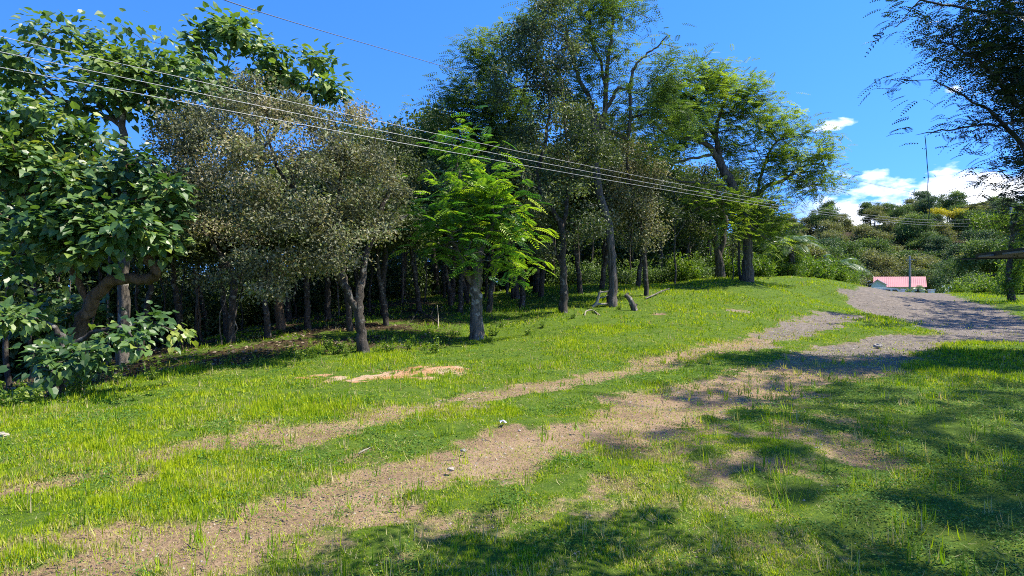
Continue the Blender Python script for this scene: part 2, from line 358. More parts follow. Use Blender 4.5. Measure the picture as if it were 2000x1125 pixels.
def masks(x, y):
    n = fbm(x, y, 1.1, 4, 21)-.5; n2 = fbm(x, y, 4.0, 3, 31)-.5
    d1 = dist_path(x, y, TR1)+n*1.0+n2*.8-.06; d2 = dist_path(x, y, TR2)+n*.8+n2*.95-.06
    a1 = sstep(.28, -.22, d1)*.85; a2 = sstep(.35, -.2, d2)
    r = np.hypot(x, y)
    dirt = np.maximum(a1, a2)
    # thin, worn turf around the lower track
    wp = path_w; worn = sstep(1.5, -.3, dist_path(x, y, wp)+n*1.6)*.6*sstep(.43, .60, fbm(x, y, 2.3, 4, 44)+.06)
    dirt = np.maximum(dirt, worn)
    for (px, py, rr) in BARE:
        dd = np.hypot(x-px, (y-py)*1.0)-rr+n*.8; dirt = np.maximum(dirt, sstep(.2, -.2, dd)*.8)
    road = sstep(.5, -.3, dist_path(x, y, ROAD)+n*1.2+n2*.6)
    gz = dirt*sstep(8.5, 3.5, dist_path(x, y, ROAD)+n*4)
    gravel = np.maximum(road, gz*.95)
    org = sstep(.12, -.12, dist_path(x, y, ORG)+n*1.0+n2*1.6)
    sb = signed_border(x, y)
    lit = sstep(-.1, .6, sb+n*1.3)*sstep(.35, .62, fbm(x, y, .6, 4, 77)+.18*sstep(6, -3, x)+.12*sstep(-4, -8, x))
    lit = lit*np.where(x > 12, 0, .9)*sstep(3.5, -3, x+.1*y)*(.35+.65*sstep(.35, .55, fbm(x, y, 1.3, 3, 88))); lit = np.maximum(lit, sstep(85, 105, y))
    return dirt, gravel, org, lit, road, sb
path_w = path([(850, 1010, .5), (1050, 960, .6), (1250, 930, .6), (1400, 880, .5), (1550, 820, .5)])
BARE = [(*G(1285, 612)[:2], .2), (*G(1445, 607)[:2], .35), (*G(1440, 970)[:2], .22), (*G(1690, 890)[:2], .3), (*G(1090, 990)[:2], .2)]
ORG = path([(635, 739, .22), (700, 740, .34), (790, 731, .40), (905, 721, .30)])

# ------------------------------------------------------------------ terrain sheet, split into ground / dirt tracks / gravel road
def axis(fine0, fine1, step, outs, growth=1.09):
    a = list(np.arange(fine0, fine1, step)); s_ = step
    while a[-1] < outs[1]: s_ *= growth; a.append(a[-1]+s_)
    s_ = step; b = [a[0]]
    while b[-1] > outs[0]: s_ *= growth; b.append(b[-1]-s_)
    return np.array(b[::-1][:-1]+a)
gx = axis(-9, 13, .085, (-420, 480), 1.035); gy = axis(2.5, 17, .085, (-60, 620), 1.03)
X, Y = np.meshgrid(gx, gy); Z = H(X, Y)
dirt_, grav_, org_, lit_, road_, sb_ = masks(X, Y)
Z = Z-.05*np.maximum(dirt_, road_)*sstep(60, 20, Y)
near = np.hypot(X, Y) < 26
Z = Z+np.where(near, (fbm(X, Y, 5.5, 3, 63)-.5)*.035, 0)
ny, nx = X.shape; idx = np.arange(nx*ny).reshape(ny, nx)
quads = np.stack([idx[:-1, :-1], idx[:-1, 1:], idx[1:, 1:], idx[1:, :-1]], -1).reshape(-1, 4)
def cellmean(a): return ((a[:-1, :-1]+a[:-1, 1:]+a[1:, 1:]+a[1:, :-1])/4).ravel()
rc = cellmean(road_) > .5; dc = (cellmean(np.maximum(dirt_, org_)) > .5) & ~rc
verts = np.stack([X, Y, Z], -1).reshape(-1, 3)
def sheet(name, sel):
    q = quads[sel]; u, inv = np.unique(q.ravel(), return_inverse=True); mb = MB(); mb.add(verts[u], inv.reshape(-1, 4))
    ob = mb.build(name, M['ground'], smooth=True); ob['kind'] = 'structure'
    for nme, arr in (('dirt', dirt_), ('gravel', grav_), ('orange', org_), ('litter', lit_)):
        at = ob.data.attributes.new(nme, 'FLOAT', 'POINT'); at.data.foreach_set('value', arr.ravel()[u].astype(np.float32))
    return ob
sheet('ground', ~(rc | dc)); sheet('dirt_track', dc); sheet('gravel_road', rc)

# ------------------------------------------------------------------ leaves
T_DIA = (np.array([(0, 0, 0), (.5, .45, .10), (0, 1, 0), (-.5, .45, .10)]), {4: [(0, 1, 2, 3)]})
T_LFT = (np.array([(0, 0, 0), (.5, .3, .0), (.35, .85, 0), (0, 1, -.05), (-.35, .85, 0), (-.5, .3, 0)]), {6: [(0, 1, 2, 3, 4, 5)]})
T_BIG = (np.array([(0, 0, 0), (.38, -.12, .06), (.55, .30, .10), (.30, .66, .04), (0, 1.0, -.16), (-.30, .66, .04), (-.55, .30, .10), (-.38, -.12, .06), (0, .5, -.02)]),
         {4: [(0, 1, 2, 8), (8, 2, 3, 4), (8, 4, 5, 6), (0, 8, 6, 7)]})
T_BLD = (np.array([(-.5, 0, 0), (.5, 0, 0), (.42, .45, .08), (-.42, .45, .08), (.0, 1, .34)]), {4: [(0, 1, 2, 3)], 3: [(3, 2, 4)]})
def stamp(mb, T, pos, ydir, nrm, length, width, rnd):
    """place one template per row: ydir = along the leaf, nrm ~ its face normal"""
    n = len(pos)
    if n == 0: return
    y = ydir/(np.linalg.norm(ydir, axis=1)[:, None]+1e-9); x = np.cross(y, nrm); x /= np.linalg.norm(x, axis=1)[:, None]+1e-9; z = np.cross(x, y)
    tv, tf = T; k = len(tv)
    L_ = np.broadcast_to(length, (n,))[:, None, None]; W_ = np.broadcast_to(width, (n,))[:, None, None]
    V = pos[:, None]+tv[None, :, 0:1]*W_*x[:, None]+tv[None, :, 1:2]*L_*y[:, None]+tv[None, :, 2:3]*L_*z[:, None]
    base = mb.n; mb.v.append(V.reshape(-1, 3)); mb.n += n*k
    for sz, fl in tf.items():
        f = (np.arange(n)[:, None, None]*k+np.array(fl)[None]).reshape(-1, sz)+base
        mb.f.setdefault(sz, []).append(f); mb.a.setdefault(sz, []).append(np.repeat(rnd, len(fl)))
def unit(r, n):
    v = r.normal(size=(n, 3)); return v/np.linalg.norm(v, axis=1)[:, None]
def leaves(mb, r, C, D, kind, n, sig, size, tone):
    """C cluster centres, D outward directions"""
    K = len(C)
    if kind in ('dia', 'lft', 'big'):
        c = np.repeat(C, n, 0); off = r.normal(size=(K*n, 3))*np.array(sig)
        pos = c+off
        if kind == 'big':
            nrm = unit(r, K*n)*.55+np.array([.25, -.35, 1.0]); yd = np.repeat(D, n, 0)*.5+off/np.linalg.norm(off, axis=1)[:, None]*.8+np.array([0, 0, -.45])+unit(r, K*n)*.3
            T = T_BIG; wf = .82
        else:
            nrm = unit(r, K*n)+np.array([0, -.15, .55]); yd = unit(r, K*n)+np.repeat(D, n, 0)*.5+np.array([0, 0, -.35]); T = T_DIA if kind == 'dia' else T_LFT; wf = .6
        sz = size*r.uniform(.6, 1.25, K*n)
        rn = np.clip(np.repeat(tone, n)+r.normal(0, .15, K*n), 0, 1)
        stamp(mb, T, pos, yd, nrm, sz, sz*wf, rn)
    else:  # pinnate fronds
        nf, fl, nl, ll, droop = n, sig, kind[1], size, kind[2]
        c = np.repeat(C, nf, 0)+r.normal(size=(K*nf, 3))*fl*.55
        d = np.repeat(D, nf, 0)*.8+unit(r, K*nf)*.9; d[:, 2] = d[:, 2]*.45+.05; d /= np.linalg.norm(d, axis=1)[:, None]
        FL = fl*r.uniform(.7, 1.25, K*nf)
        up = np.tile([0, 0, 1.0], (K*nf, 1))+unit(r, K*nf)*.35; sd_ = np.cross(d, up); sd_ /= np.linalg.norm(sd_, axis=1)[:, None]; un = np.cross(sd_, d)
        tone_f = np.clip(np.repeat(tone, nf)+r.normal(0, .16, K*nf), 0, 1)
        for i in range(nl):
            q = (i+.7)/nl; base = c+d*(FL*q)[:, None]+np.array([0, 0, -1.0])*(FL*droop*q*q)[:, None]
            prof = ll*(math.sin(math.pi*min(1, .18+q*.82))**.6+.15)
            for s_ in (-1, 1):
                yd = sd_*s_+d*.45+np.array([0, 0, -.22])
                l_ = prof*r.uniform(.85, 1.15, K*nf)
                stamp(mb, T_DIA, base, yd, un, l_, np.full(K*nf, ll*kind[3]), np.clip(tone_f+r.normal(0, .06, K*nf), 0, 1))
PIN = lambda nl=9, droop=.35, wf=.3: ('pin', nl, droop, wf)

# ------------------------------------------------------------------ tree grower
def grow(r, trunks, targets, twig=.008, seg=.45, wander=.12, jitter=.04, power=2.35, max_r=None):
    """skeleton: trunk polylines then every target point joined to the nearest earlier node. Returns tube chains."""
    P_ = []; par = []; rad = []; fixed = []
    for k, tr in enumerate(trunks):
        pts = catmull([q[:3] for q in tr], 5); rr = np.interp(np.linspace(0, len(tr)-1, len(pts)), range(len(tr)), [q[3] for q in tr])
        if k == 0: prev = -1
        else:
            d = np.linalg.norm(np.array(P_)-pts[0], axis=1); prev = int(np.argmin(d))
        for p, q in zip(pts, rr):
            if k > 0 and p is pts[0]: pass
            P_.append(p+r.normal(size=3)*jitter*.5*(len(P_) > 0)); par.append(prev); rad.append(q); fixed.append(True); prev = len(P_)-1
    nt_ = len(P_)
    cap = nt_+len(targets)*14+10
    A = np.zeros((cap, 3)); A[:nt_] = P_; n = nt_; par = par+[0]*(cap-nt_); rad = rad+[0.0]*(cap-nt_)
    lowz = np.percentile(A[:nt_, 2], 30)
    d0 = np.array([np.min(np.linalg.norm(A[:nt_]-t_, axis=1)) for t_ in targets]); order = np.argsort(d0)
    ends = []; dirs = []
    for ti in order:
        t_ = targets[ti]; d = np.linalg.norm(A[:n]-t_, axis=1)
        pen = d+np.maximum(0, A[:n, 2]-t_[2]+.1)*.6+np.where(A[:n, 2] < lowz, .8, 0)
        j = int(np.argmin(pen)); a = A[j].copy(); dist = d[j]; m_ = int(min(12, max(1, round(dist/seg)))); prev = j
        bend = r.normal(size=3)*wander*dist
        bend[2] -= .10*dist
        for i in range(1, m_+1):
            q = i/m_; p = a+(t_-a)*q+bend*math.sin(math.pi*q)*.5+(r.normal(size=3)*jitter if i < m_ else 0)
            A[n] = p; par[n] = prev; prev = n; n += 1
        ends.append(prev); v = t_-A[par[prev]]; dirs.append(v/(np.linalg.norm(v)+1e-9))
    A = A[:n]; par = np.array(par[:n]); rad = np.array(rad[:n])
    load = np.zeros(n)
    for e in ends: load[e] += twig**power
    for i in range(n-1, -1, -1):
        if par[i] >= 0: load[par[i]] += load[i] if load[i] > 0 else twig**power*.5
    pr = load**(1/power)
    if max_r: pr = np.minimum(pr, max_r)
    R = np.where(np.arange(n) < nt_, np.maximum(rad, np.minimum(pr, rad*1.02+.004)), np.maximum(pr, twig))
    for i in range(nt_, n):   # never thicker than the limb it leaves
        R[i] = min(R[i], R[par[i]]*.85)
    kids = [[] for _ in range(n)]
    for i in range(n):
        if par[i] >= 0: kids[par[i]].append(i)
    chains = []; starts = [(0, None)]
    while starts:
        i, pa = starts.pop(); ch = ([pa] if pa is not None else [])+[i]
        while kids[i]:
            ks = sorted(kids[i], key=lambda q: -R[q]); nxt = ks[0]
            for o_ in ks[1:]: starts.append((o_, i))
            ch.append(nxt); i = nxt
        chains.append(ch)
    pts_order = [targets[ti] for ti in order]
    return A, R, chains, np.array(pts_order), np.array(dirs)
def skel_mesh(A, R, chains, r, rough=.12, minr=0):
    mb = MB()
    for ch in chains:
        rr = R[ch].copy()
        if len(ch) > 1: rr[0] = min(rr[0], rr[1]*1.25)
        mr = rr.max()
        if mr < minr: continue
        sides = 14 if mr > .12 else (8 if mr > .04 else (5 if mr > .015 else 4))
        rr[-1] *= .6
        mb.tube(A[ch], rr, sides, rough if mr > .05 else 0, r)
    return mb
def blob_points(r, blobs, dens, clump=7):
    """blobs: (px, py, Y, rx_px, ry_px, rz_m[, weight]) -> cluster centres in world space"""
    out = []; tone = []
    for bl in blobs:
        px, py, Yd, rx, ry, rz = bl[:6]; wgt = bl[6] if len(bl) > 6 else 1
        tb = r.normal(0, .13); c = P(px, py, Yd); ax = rx/F*Yd; ay = ry/F*Yd; vol = ax*ay*rz*4.19
        n = max(3, int(dens*wgt*vol**.8)); ns = max(2, int(round(n/clump))); sc_ = unit(r, ns)*(r.random(ns)**.40)[:, None]; pick = r.integers(0, ns, n); st = r.normal(0, .16, ns)
        v = sc_[pick]+r.normal(size=(n, 3))*(.62/ns**.4)*np.array([.55, .55, .38])
        p = c+v*np.array([ax, rz, ay]); out.append(p); tone.append(.5+tb+st[pick]+r.normal(0, .08, n)+v[:, 2]*.05)
    return np.concatenate(out), np.concatenate(tone)
def W(tr):   # trunk points given as photo column, row, distance, radius in photo pixels
    return [(*P(a, b, Y_), c/F*Y_) for a, b, Y_, c in tr]
def tree(name, label, cat, trunks, blobs, dens, kind, n, sig, size, leaf, bark, seed, group=None, twig=.007, seg=.45, flare=True, wander=.12, extra=None, ts=.85, clump=7):
    r = np.random.default_rng(seed)
    tr = [[(*v[:3], v[3]*ts) for v in W(q)] for q in trunks]
    base = np.array(tr[0][0][:3]); gz_ = h1(base[0], base[1]); base[2] = gz_-.06
    tr[0][0] = (*base, tr[0][0][3]*(1.18 if flare else 1.05))
    tg, tone = blob_points(r, blobs, dens, clump)
    A, R, ch, C, D = grow(r, tr, tg, twig=twig, seg=seg, wander=wander)
    # tone has to follow the same order as C
    o_ = {tuple(np.round(p, 5)): q for p, q in zip(tg, tone)}; tn = np.array([o_[tuple(np.round(p, 5))] for p in C])
    e = empty(name, base, label, cat, group)
    skel_mesh(A, R, ch, r).build('trunk', M[bark], e, base, smooth=True)
    mb = MB(); leaves(mb, r, C, D, kind, n, sig, size, tn)
    # leaves along the finer limbs too
    if extra:
        f_ = [i for i in range(len(A)) if R[i] < .03]; 
        if f_:
            q = A[f_]; k2 = extra; leaves(mb, r, q, unit(r, len(q)), kind, k2, sig, size, np.full(len(q), .45))
    mb.build('crown', M[leaf], e, base)
    return e
#@@TREES
# ------------------------------------------------------------------ main trees
T = tree
# young big-leaved tree at the left end of the verge
T('broadleaf_tree', 'low young tree with layered heart-shaped leaves and short dark trunk beside the lit grass', 'tree',
  [[(105, 785, 8.7, 15), (112, 740, 8.8, 13), (125, 690, 9, 10), (110, 640, 9.2, 6)], [(125, 690, 8.6, 7), (180, 650, 8.6, 5), (240, 640, 8.6, 4)]],
  [(100, 690, 8.3, 90, 26, .5), (70, 705, 8.0, 55, 22, .4), (150, 672, 8.5, 60, 16, .5), (260, 655, 8.6, 55, 14, .5), (335, 620, 9.0, 35, 18, .35), (265, 668, 8.3, 45, 16, .35), (50, 630, 8.6, 60, 30, .6), (345, 650, 9, 26, 18, .3), (100, 728, 8.0, 55, 10, .3)],
  50, 'big', 13, (.13, .13, .09), .12, 'big_leaf', 'bark_dark', 1)
# the tree with the kinked trunk
T('broadleaf_tree', 'big-leaved tree with a kinked trunk that bends sideways then up, over the left shade', 'tree',
  [[(120, 742, 10.8, 17), (150, 660, 10.8, 16), (172, 600, 10.7, 15), (205, 556, 10.6, 13), (240, 545, 10.5, 12), (290, 545, 10.5, 12), (303, 530, 10.5, 11), (283, 490, 10.6, 10), (270, 450, 10.7, 9), (268, 390, 10.8, 8), (255, 330, 11, 7), (240, 290, 11, 5)],
   [(172, 600, 10.7, 8), (140, 520, 10.6, 6), (90, 450, 10.5, 5), (50, 380, 10.5, 4)]],
  [(60, 440, 10.0, 90, 60, .9), (150, 420, 10.0, 100, 55, .8), (255, 430, 10.2, 75, 45, .8), (30, 515, 9.8, 55, 30, .7), (170, 500, 10, 65, 26, .6), (80, 330, 10.6, 100, 60, 1), (230, 350, 10.6, 80, 40, .8), (330, 470, 10.6, 30, 30, .4), (60, 240, 10.8, 90, 50, 1), (290, 370, 10.6, 50, 45, .7, 1.3), (300, 440, 10.4, 45, 40, .7, 1.3), (220, 470, 10.2, 60, 30, .7, 1.3), (150, 360, 10.6, 80, 50, .9, 1.2), (20, 620, 10, 60, 30, .6), (110, 600, 11.6, 70, 30, .6), (130, 265, 11, 70, 45, .9), (0, 350, 10, 60, 110, 1), (320, 410, 10.8, 40, 40, .5)],
  30, 'big', 12, (.18, .18, .14), .155, 'big_leaf', 'bark_brown', 2, clump=5)
# tall, wind-swept top
T('broadleaf_tree', 'tall slender tree whose wind-swept big-leaved top spreads across the upper left sky', 'tree',
  [[(240, 700, 13.6, 12), (243, 560, 13.6, 11), (243, 420, 13.6, 10), (240, 320, 13.5, 9), (238, 230, 13.4, 7), (236, 190, 13.4, 5)],
   [(240, 250, 13.4, 5), (180, 215, 13.2, 4), (110, 190, 13, 3), (60, 150, 12.8, 2)], [(238, 225, 13.4, 4), (265, 190, 13.4, 3), (300, 150, 13.4, 2)], [(241, 240, 13.4, 4), (190, 200, 13.6, 3), (140, 150, 13.8, 2)]],
  [(40, 115, 12.6, 50, 18, .7), (110, 80, 12.8, 55, 28, .8), (95, 140, 12.7, 85, 22, .8), (185, 95, 13.2, 60, 26, .8), (160, 150, 13, 80, 25, .9), (240, 130, 13.4, 80, 35, 1), (300, 160, 13.4, 80, 30, 1), (340, 120, 13.6, 60, 35, .9), (385, 165, 13.8, 50, 22, .8), (30, 150, 12.6, 50, 14, .5), (230, 190, 13.2, 80, 26, .8), (215, 55, 13.2, 30, 14, .4), (300, 75, 13.5, 25, 16, .4), (90, 60, 12.8, 22, 14, .4), (60, 195, 12.6, 60, 22, .6), (150, 215, 12.9, 70, 24, .7), (300, 215, 13.3, 60, 26, .7)],
  20, 'big', 12, (.26, .24, .15), .175, 'top_leaf', 'bark_grey', 3)
# tree behind the greyish one
T('broadleaf_tree', 'tree with a pale brown straight trunk and leafy green top rising behind the grey crown', 'tree',
  [[(548, 645, 18, 10), (542, 560, 18, 9), (530, 480, 18, 8), (515, 420, 18, 8), (508, 330, 18, 7), (500, 240, 18, 5), (490, 180, 18, 4)], [(508, 300, 18, 4), (560, 220, 18, 3), (610, 150, 18, 2)], [(503, 250, 18, 4), (440, 180, 18, 3), (390, 110, 18, 2)]],
  [(390, 60, 17.6, 20, 28, .6), (375, 110, 17.6, 35, 40, .7), (425, 70, 17.8, 30, 40, .7), (460, 100, 17.8, 35, 50, .8), (440, 150, 17.8, 60, 40, .9), (520, 130, 18, 45, 35, .8), (560, 150, 18, 45, 35, .8), (612, 100, 18, 25, 30, .6), (620, 150, 18, 40, 30, .7), (650, 180, 18, 25, 25, .5), (540, 190, 18, 70, 30, 1), (480, 60, 18, 18, 28, .4)],
  17, 'big', 13, (.26, .22, .15), .22, 'top_leaf', 'bark_brown', 4)
# greyish small-leaved trees
T('grey_leaved_tree', 'spreading tree with small silvery brown leaves on a dark forked trunk beside lit grass', 'tree',
  [[(710, 692, 13.1, 14), (706, 650, 13.1, 12), (700, 600, 13.1, 11), (708, 540, 13.2, 9), (730, 450, 13.4, 7), (760, 370, 13.6, 5), (770, 300, 13.6, 3)],
   [(703, 610, 13.1, 9), (680, 575, 13, 8), (655, 520, 13, 8), (640, 465, 13, 7), (600, 400, 13.2, 5), (550, 340, 13.4, 4), (520, 260, 13.4, 3)],
   [(655, 515, 13, 5), (590, 500, 12.6, 3), (520, 510, 12.3, 2.5), (450, 520, 12.1, 1.5)], [(640, 465, 13, 5), (660, 380, 13, 4), (670, 300, 13, 3)], [(730, 450, 13.4, 4), (800, 420, 13.4, 3)]],
  [(430, 260, 12.3, 90, 55, 1.35), (520, 215, 12.6, 90, 50, 1.49), (560, 300, 12.3, 120, 70, 1.62), (470, 340, 11.9, 100, 60, 1.35), (650, 300, 12.3, 90, 75, 1.49), (600, 230, 12.7, 80, 40, 1.35), (700, 380, 12.3, 100, 70, 1.35), (620, 430, 11.9, 120, 55, 1.35), (520, 440, 11.8, 90, 45, 1.22), (650, 500, 11.9, 80, 35, 0.94), (560, 540, 11.7, 70, 40, 0.81), (740, 340, 13.1, 40, 45, 1.22), (740, 430, 12.9, 50, 40, 1.08), (690, 240, 13.1, 45, 30, 1.08), (500, 170, 12.8, 50, 22, 0.94), (350, 410, 12.1, 60, 45, 1.08), (490, 505, 11.5, 80, 34, 0.81, 1.6), (590, 500, 11.5, 90, 36, 0.81, 1.6), (680, 480, 11.7, 70, 40, 0.94, 1.5), (570, 395, 11.7, 100, 40, 1.08, 1.3), (480, 410, 11.7, 90, 40, 1.08, 1.3), (400, 320, 12.1, 70, 40, 1.08, 1.2), (540, 555, 11.5, 50, 25, 0.68, 1.5), (430, 540, 11.6, 40, 22, 0.68, 1.2)],
  29, 'dia', 34, (.14, .14, .10), .075, 'grey_leaf', 'bark_dark', 5, ts=.8, clump=9, twig=.005, seg=.35, wander=.2)
T('grey_leaved_tree', 'brownish grey small-leaved tree with a crooked dark trunk behind the big-leaved ones', 'tree',
  [[(450, 665, 15.5, 9), (455, 600, 15.5, 8), (458, 545, 15.5, 8), (445, 520, 15.5, 7), (410, 470, 15.4, 6), (380, 400, 15.4, 5), (350, 330, 15.4, 4)], [(458, 560, 15.5, 5), (480, 500, 15.5, 4), (470, 430, 15.5, 3)]],
  [(320, 290, 14.8, 70, 50, 1), (370, 340, 14.8, 80, 60, 1), (300, 400, 15, 60, 60, 1), (400, 260, 15.2, 70, 50, 1), (440, 200, 15.6, 60, 35, 1), (400, 430, 15, 80, 40, .9), (360, 230, 15.4, 60, 40, .9)],
  27, 'dia', 36, (.16, .16, .12), .085, 'grey_leaf', 'bark_dark', 6, clump=9, twig=.005, seg=.4, wander=.2)
# bright green feather-leaved tree in front
T('feather_leaved_tree', 'small bright green tree with feathery leaves on a stout grey trunk mid verge', 'tree',
  [[(929, 664, 16.4, 15), (931, 600, 16.4, 13.5), (929, 550, 16.4, 13), (934, 500, 16.4, 11), (928, 450, 16.4, 8), (915, 400, 16.4, 6), (895, 330, 16.3, 4), (880, 285, 16.2, 2)], [(929, 560, 16.4, 9), (905, 520, 16.2, 7), (890, 480, 16, 4), (870, 440, 15.8, 3)], [(933, 500, 16.4, 6), (960, 450, 16.2, 4), (985, 400, 16, 3)]],
  [(940, 440, 16.2, 80, 50, 1.1), (880, 410, 16, 42, 50, .9), (905, 345, 16.2, 48, 40, .8), (875, 285, 16.2, 24, 28, .5), (895, 265, 16.2, 18, 12, .3), (965, 395, 16, 45, 45, .8), (1000, 440, 16, 30, 28, .6), (1005, 400, 16, 22, 8, .3), (955, 490, 16, 75, 24, .9), (1005, 518, 15.8, 26, 7, .4), (905, 475, 16, 58, 28, .8), (945, 345, 16.3, 38, 34, .7), (975, 330, 16.4, 12, 26, .3), (855, 440, 15.8, 26, 36, .5), (905, 310, 16.2, 35, 30, .6)],
  16, PIN(10, .30, .34), 4, .54, .135, 'bright_leaf', 'bark_grey', 8)
# tall dark pair
T('tall_tree', 'tall small-leaved dark tree whose slim trunk elbows left halfway up', 'tree',
  [[(1100, 612, 20.8, 11.5), (1101, 560, 20.8, 10.5), (1100, 500, 20.8, 10), (1098, 450, 20.8, 9), (1080, 412, 20.8, 7), (1058, 380, 20.8, 6), (1050, 335, 20.8, 5), (1066, 270, 20.8, 4), (1075, 200, 20.8, 3), (1060, 120, 20.8, 2)],
   [(1099, 450, 20.8, 6), (1110, 380, 20.8, 5), (1108, 300, 20.8, 4), (1100, 200, 20.8, 3), (1090, 100, 20.8, 2)], [(1099, 520, 20.8, 5), (1080, 480, 20.6, 4), (1070, 440, 20.5, 3)]],
  [(1040, 110, 20.8, 60, 60, 1.4), (1090, 60, 21, 60, 50, 1.3), (1010, 170, 20.6, 55, 50, 1.2), (1090, 170, 20.8, 70, 60, 1.4), (1060, 250, 20.6, 75, 50, 1.3), (1130, 270, 20.6, 60, 60, 1.3), (1050, 330, 20.4, 70, 45, 1.2), (1120, 360, 20.4, 60, 45, 1.2), (1010, 290, 20.6, 50, 50, 1.1), (1050, 410, 20.4, 55, 35, 1), (1150, 430, 20.4, 55, 40, 1), (1080, 0, 21, 55, 35, 1.2), (1180, 330, 20.8, 45, 55, 1), (1070, 475, 20.5, 70, 30, .9), (1060, 30, 20.8, 35, 35, .9), (1020, 75, 20.8, 30, 35, .8)],
  15, 'dia', 32, (.2, .2, .15), .105, 'dark_leaf', 'bark_dark', 10, twig=.007, ts=.70)
T('tall_tree', 'tallest tree, straight ridged grey trunk forking into bare dark limbs under an airy feathery top', 'tree',
  [[(1195, 599, 23.4, 12.5), (1196, 560, 23.4, 10.5), (1194, 500, 23.4, 10), (1186, 430, 23.4, 9.5), (1172, 380, 23.4, 9), (1162, 310, 23.4, 9), (1163, 250, 23.4, 8), (1158, 220, 23.4, 6), (1148, 185, 23.4, 5.5), (1128, 150, 23.4, 5), (1120, 110, 23.4, 4), (1105, 50, 23.4, 3)],
   [(1165, 260, 23.4, 6.5), (1180, 225, 23.4, 6), (1184, 170, 23.4, 5.5), (1188, 110, 23.4, 4.5), (1195, 60, 23.4, 3.5), (1197, -20, 23.4, 3)],
   [(1184, 185, 23.4, 4), (1172, 120, 23.4, 3.5), (1155, 80, 23.4, 3), (1150, 20, 23.4, 2)],
   [(1175, 230, 23.4, 5), (1195, 195, 23.4, 4.5), (1208, 172, 23.4, 4), (1228, 172, 23.4, 3.5), (1240, 130, 23.4, 3), (1265, 105, 23.4, 2.4), (1285, 90, 23.4, 2), (1303, 68, 23.4, 1)],
   [(1228, 272, 23.4, 5), (1230, 220, 23.4, 4), (1234, 150, 23.4, 3.5), (1240, 130, 23.4, 3)]],
  [(1130, 20, 23.4, 70, 35, 1.6, .8), (1200, 30, 23.4, 50, 30, 1.4, .8), (1250, 30, 23.4, 35, 8, .8), (1245, 10, 23.6, 40, 15, .9, .7), (1150, 80, 23.4, 60, 40, 1.5, .7), (1215, 100, 23.4, 40, 35, 1.2, .6), (1110, 120, 23.4, 50, 45, 1.4, .8), (1100, -30, 23.4, 80, 30, 1.5, .8), (1330, 88, 23.2, 22, 7, .5), (1300, 105, 23.2, 35, 9, .7), (1275, 140, 23.4, 45, 25, 1, .8), (1260, 190, 23.4, 45, 40, 1.2, .8), (1215, 240, 23.4, 50, 40, 1.2, .8), (1140, 180, 23.6, 60, 40, 1.3, .8), (1170, 140, 23.6, 40, 40, 1.2, .7), (1300, 190, 23.6, 40, 30, 1, .8), (1285, 160, 23.6, 45, 25, 1), (1240, 230, 23.8, 50, 40, 1.2), (1320, 240, 24, 40, 35, 1), (1080, 40, 23.8, 60, 40, 1.3), (1180, 20, 23.8, 60, 30, 1.3), (1280, 290, 24, 40, 30, 1)],
  11, PIN(8, .25, .4), 6, .62, .11, 'fern_dark', 'bark_ridge', 11, clump=5, twig=.008, ts=.80)
T('grey_leaved_tree', 'pale-leaved shrubby tree glinting silvery between the tall trunk and the spreading crown', 'tree',
  [[(1262, 547, 26, 5), (1260, 500, 26, 5), (1250, 440, 26, 4), (1235, 380, 26, 4), (1225, 320, 26, 3)], [(1250, 440, 26, 3), (1270, 390, 26, 3), (1280, 330, 26, 2)]],
  [(1220, 310, 25.6, 50, 45, 1.2), (1245, 370, 25.4, 55, 50, 1.3), (1215, 440, 25.4, 55, 45, 1.2), (1260, 440, 25.4, 40, 50, 1), (1275, 320, 26, 25, 30, .8), (1210, 385, 25.6, 45, 40, 1), (1215, 270, 25.8, 35, 25, .8)],
  15, 'dia', 44, (.24, .24, .2), .11, 'grey_leaf', 'bark_dark', 12, twig=.007)
T('tall_tree', 'dark dense tree on the left of the tall group, its feathery tips against the sky', 'tree',
  [[(1008, 582, 27, 9), (1000, 520, 27, 8), (985, 450, 27, 8), (970, 370, 27, 7), (960, 280, 27, 6), (965, 190, 27, 5), (970, 120, 27, 3)], [(965, 330, 27, 5), (925, 260, 27, 4), (890, 210, 27, 3)], [(962, 280, 27, 5), (1010, 220, 27, 4), (1030, 150, 27, 3)]],
  [(960, 95, 26.6, 30, 28, 1.1), (935, 135, 26.6, 45, 28, 1.3), (985, 120, 26.8, 50, 40, 1.5), (910, 165, 26.6, 38, 25, 1.1), (940, 190, 26.6, 60, 30, 1.5), (890, 200, 26.6, 45, 22, 1.1), (1000, 190, 26.8, 60, 45, 1.6), (920, 240, 26.6, 60, 35, 1.5), (975, 270, 26.6, 65, 40, 1.6), (1020, 60, 26.8, 25, 35, .9), (850, 225, 26.6, 30, 12, .8, .7), (860, 255, 26.6, 40, 18, .9), (880, 300, 26.8, 50, 35, 1.3), (820, 210, 26.6, 25, 8, .6, .6)],
  12, PIN(7, .25, .42), 7, .66, .125, 'fern_dark', 'bark_dark', 13, twig=.009)
T('tall_tree', 'rounded dark green tree filling the dip between the grey crown and the bright feathery tree', 'tree',
  [[(752, 618, 21, 8), (748, 560, 21, 7), (752, 500, 21, 6), (745, 420, 21, 5), (740, 340, 21, 4), (735, 280, 21, 3)]],
  [(735, 260, 21, 50, 28, 1.2), (700, 300, 21, 60, 45, 1.4), (770, 310, 21, 60, 45, 1.4), (800, 350, 21, 55, 45, 1.3), (740, 380, 21, 80, 50, 1.5), (815, 410, 21, 50, 45, 1.2), (780, 450, 21, 70, 40, 1.2), (690, 430, 21.3, 60, 40, 1.2)],
  22, 'dia', 36, (.2, .2, .16), .095, 'dark_leaf', 'bark_dark', 14, twig=.007)
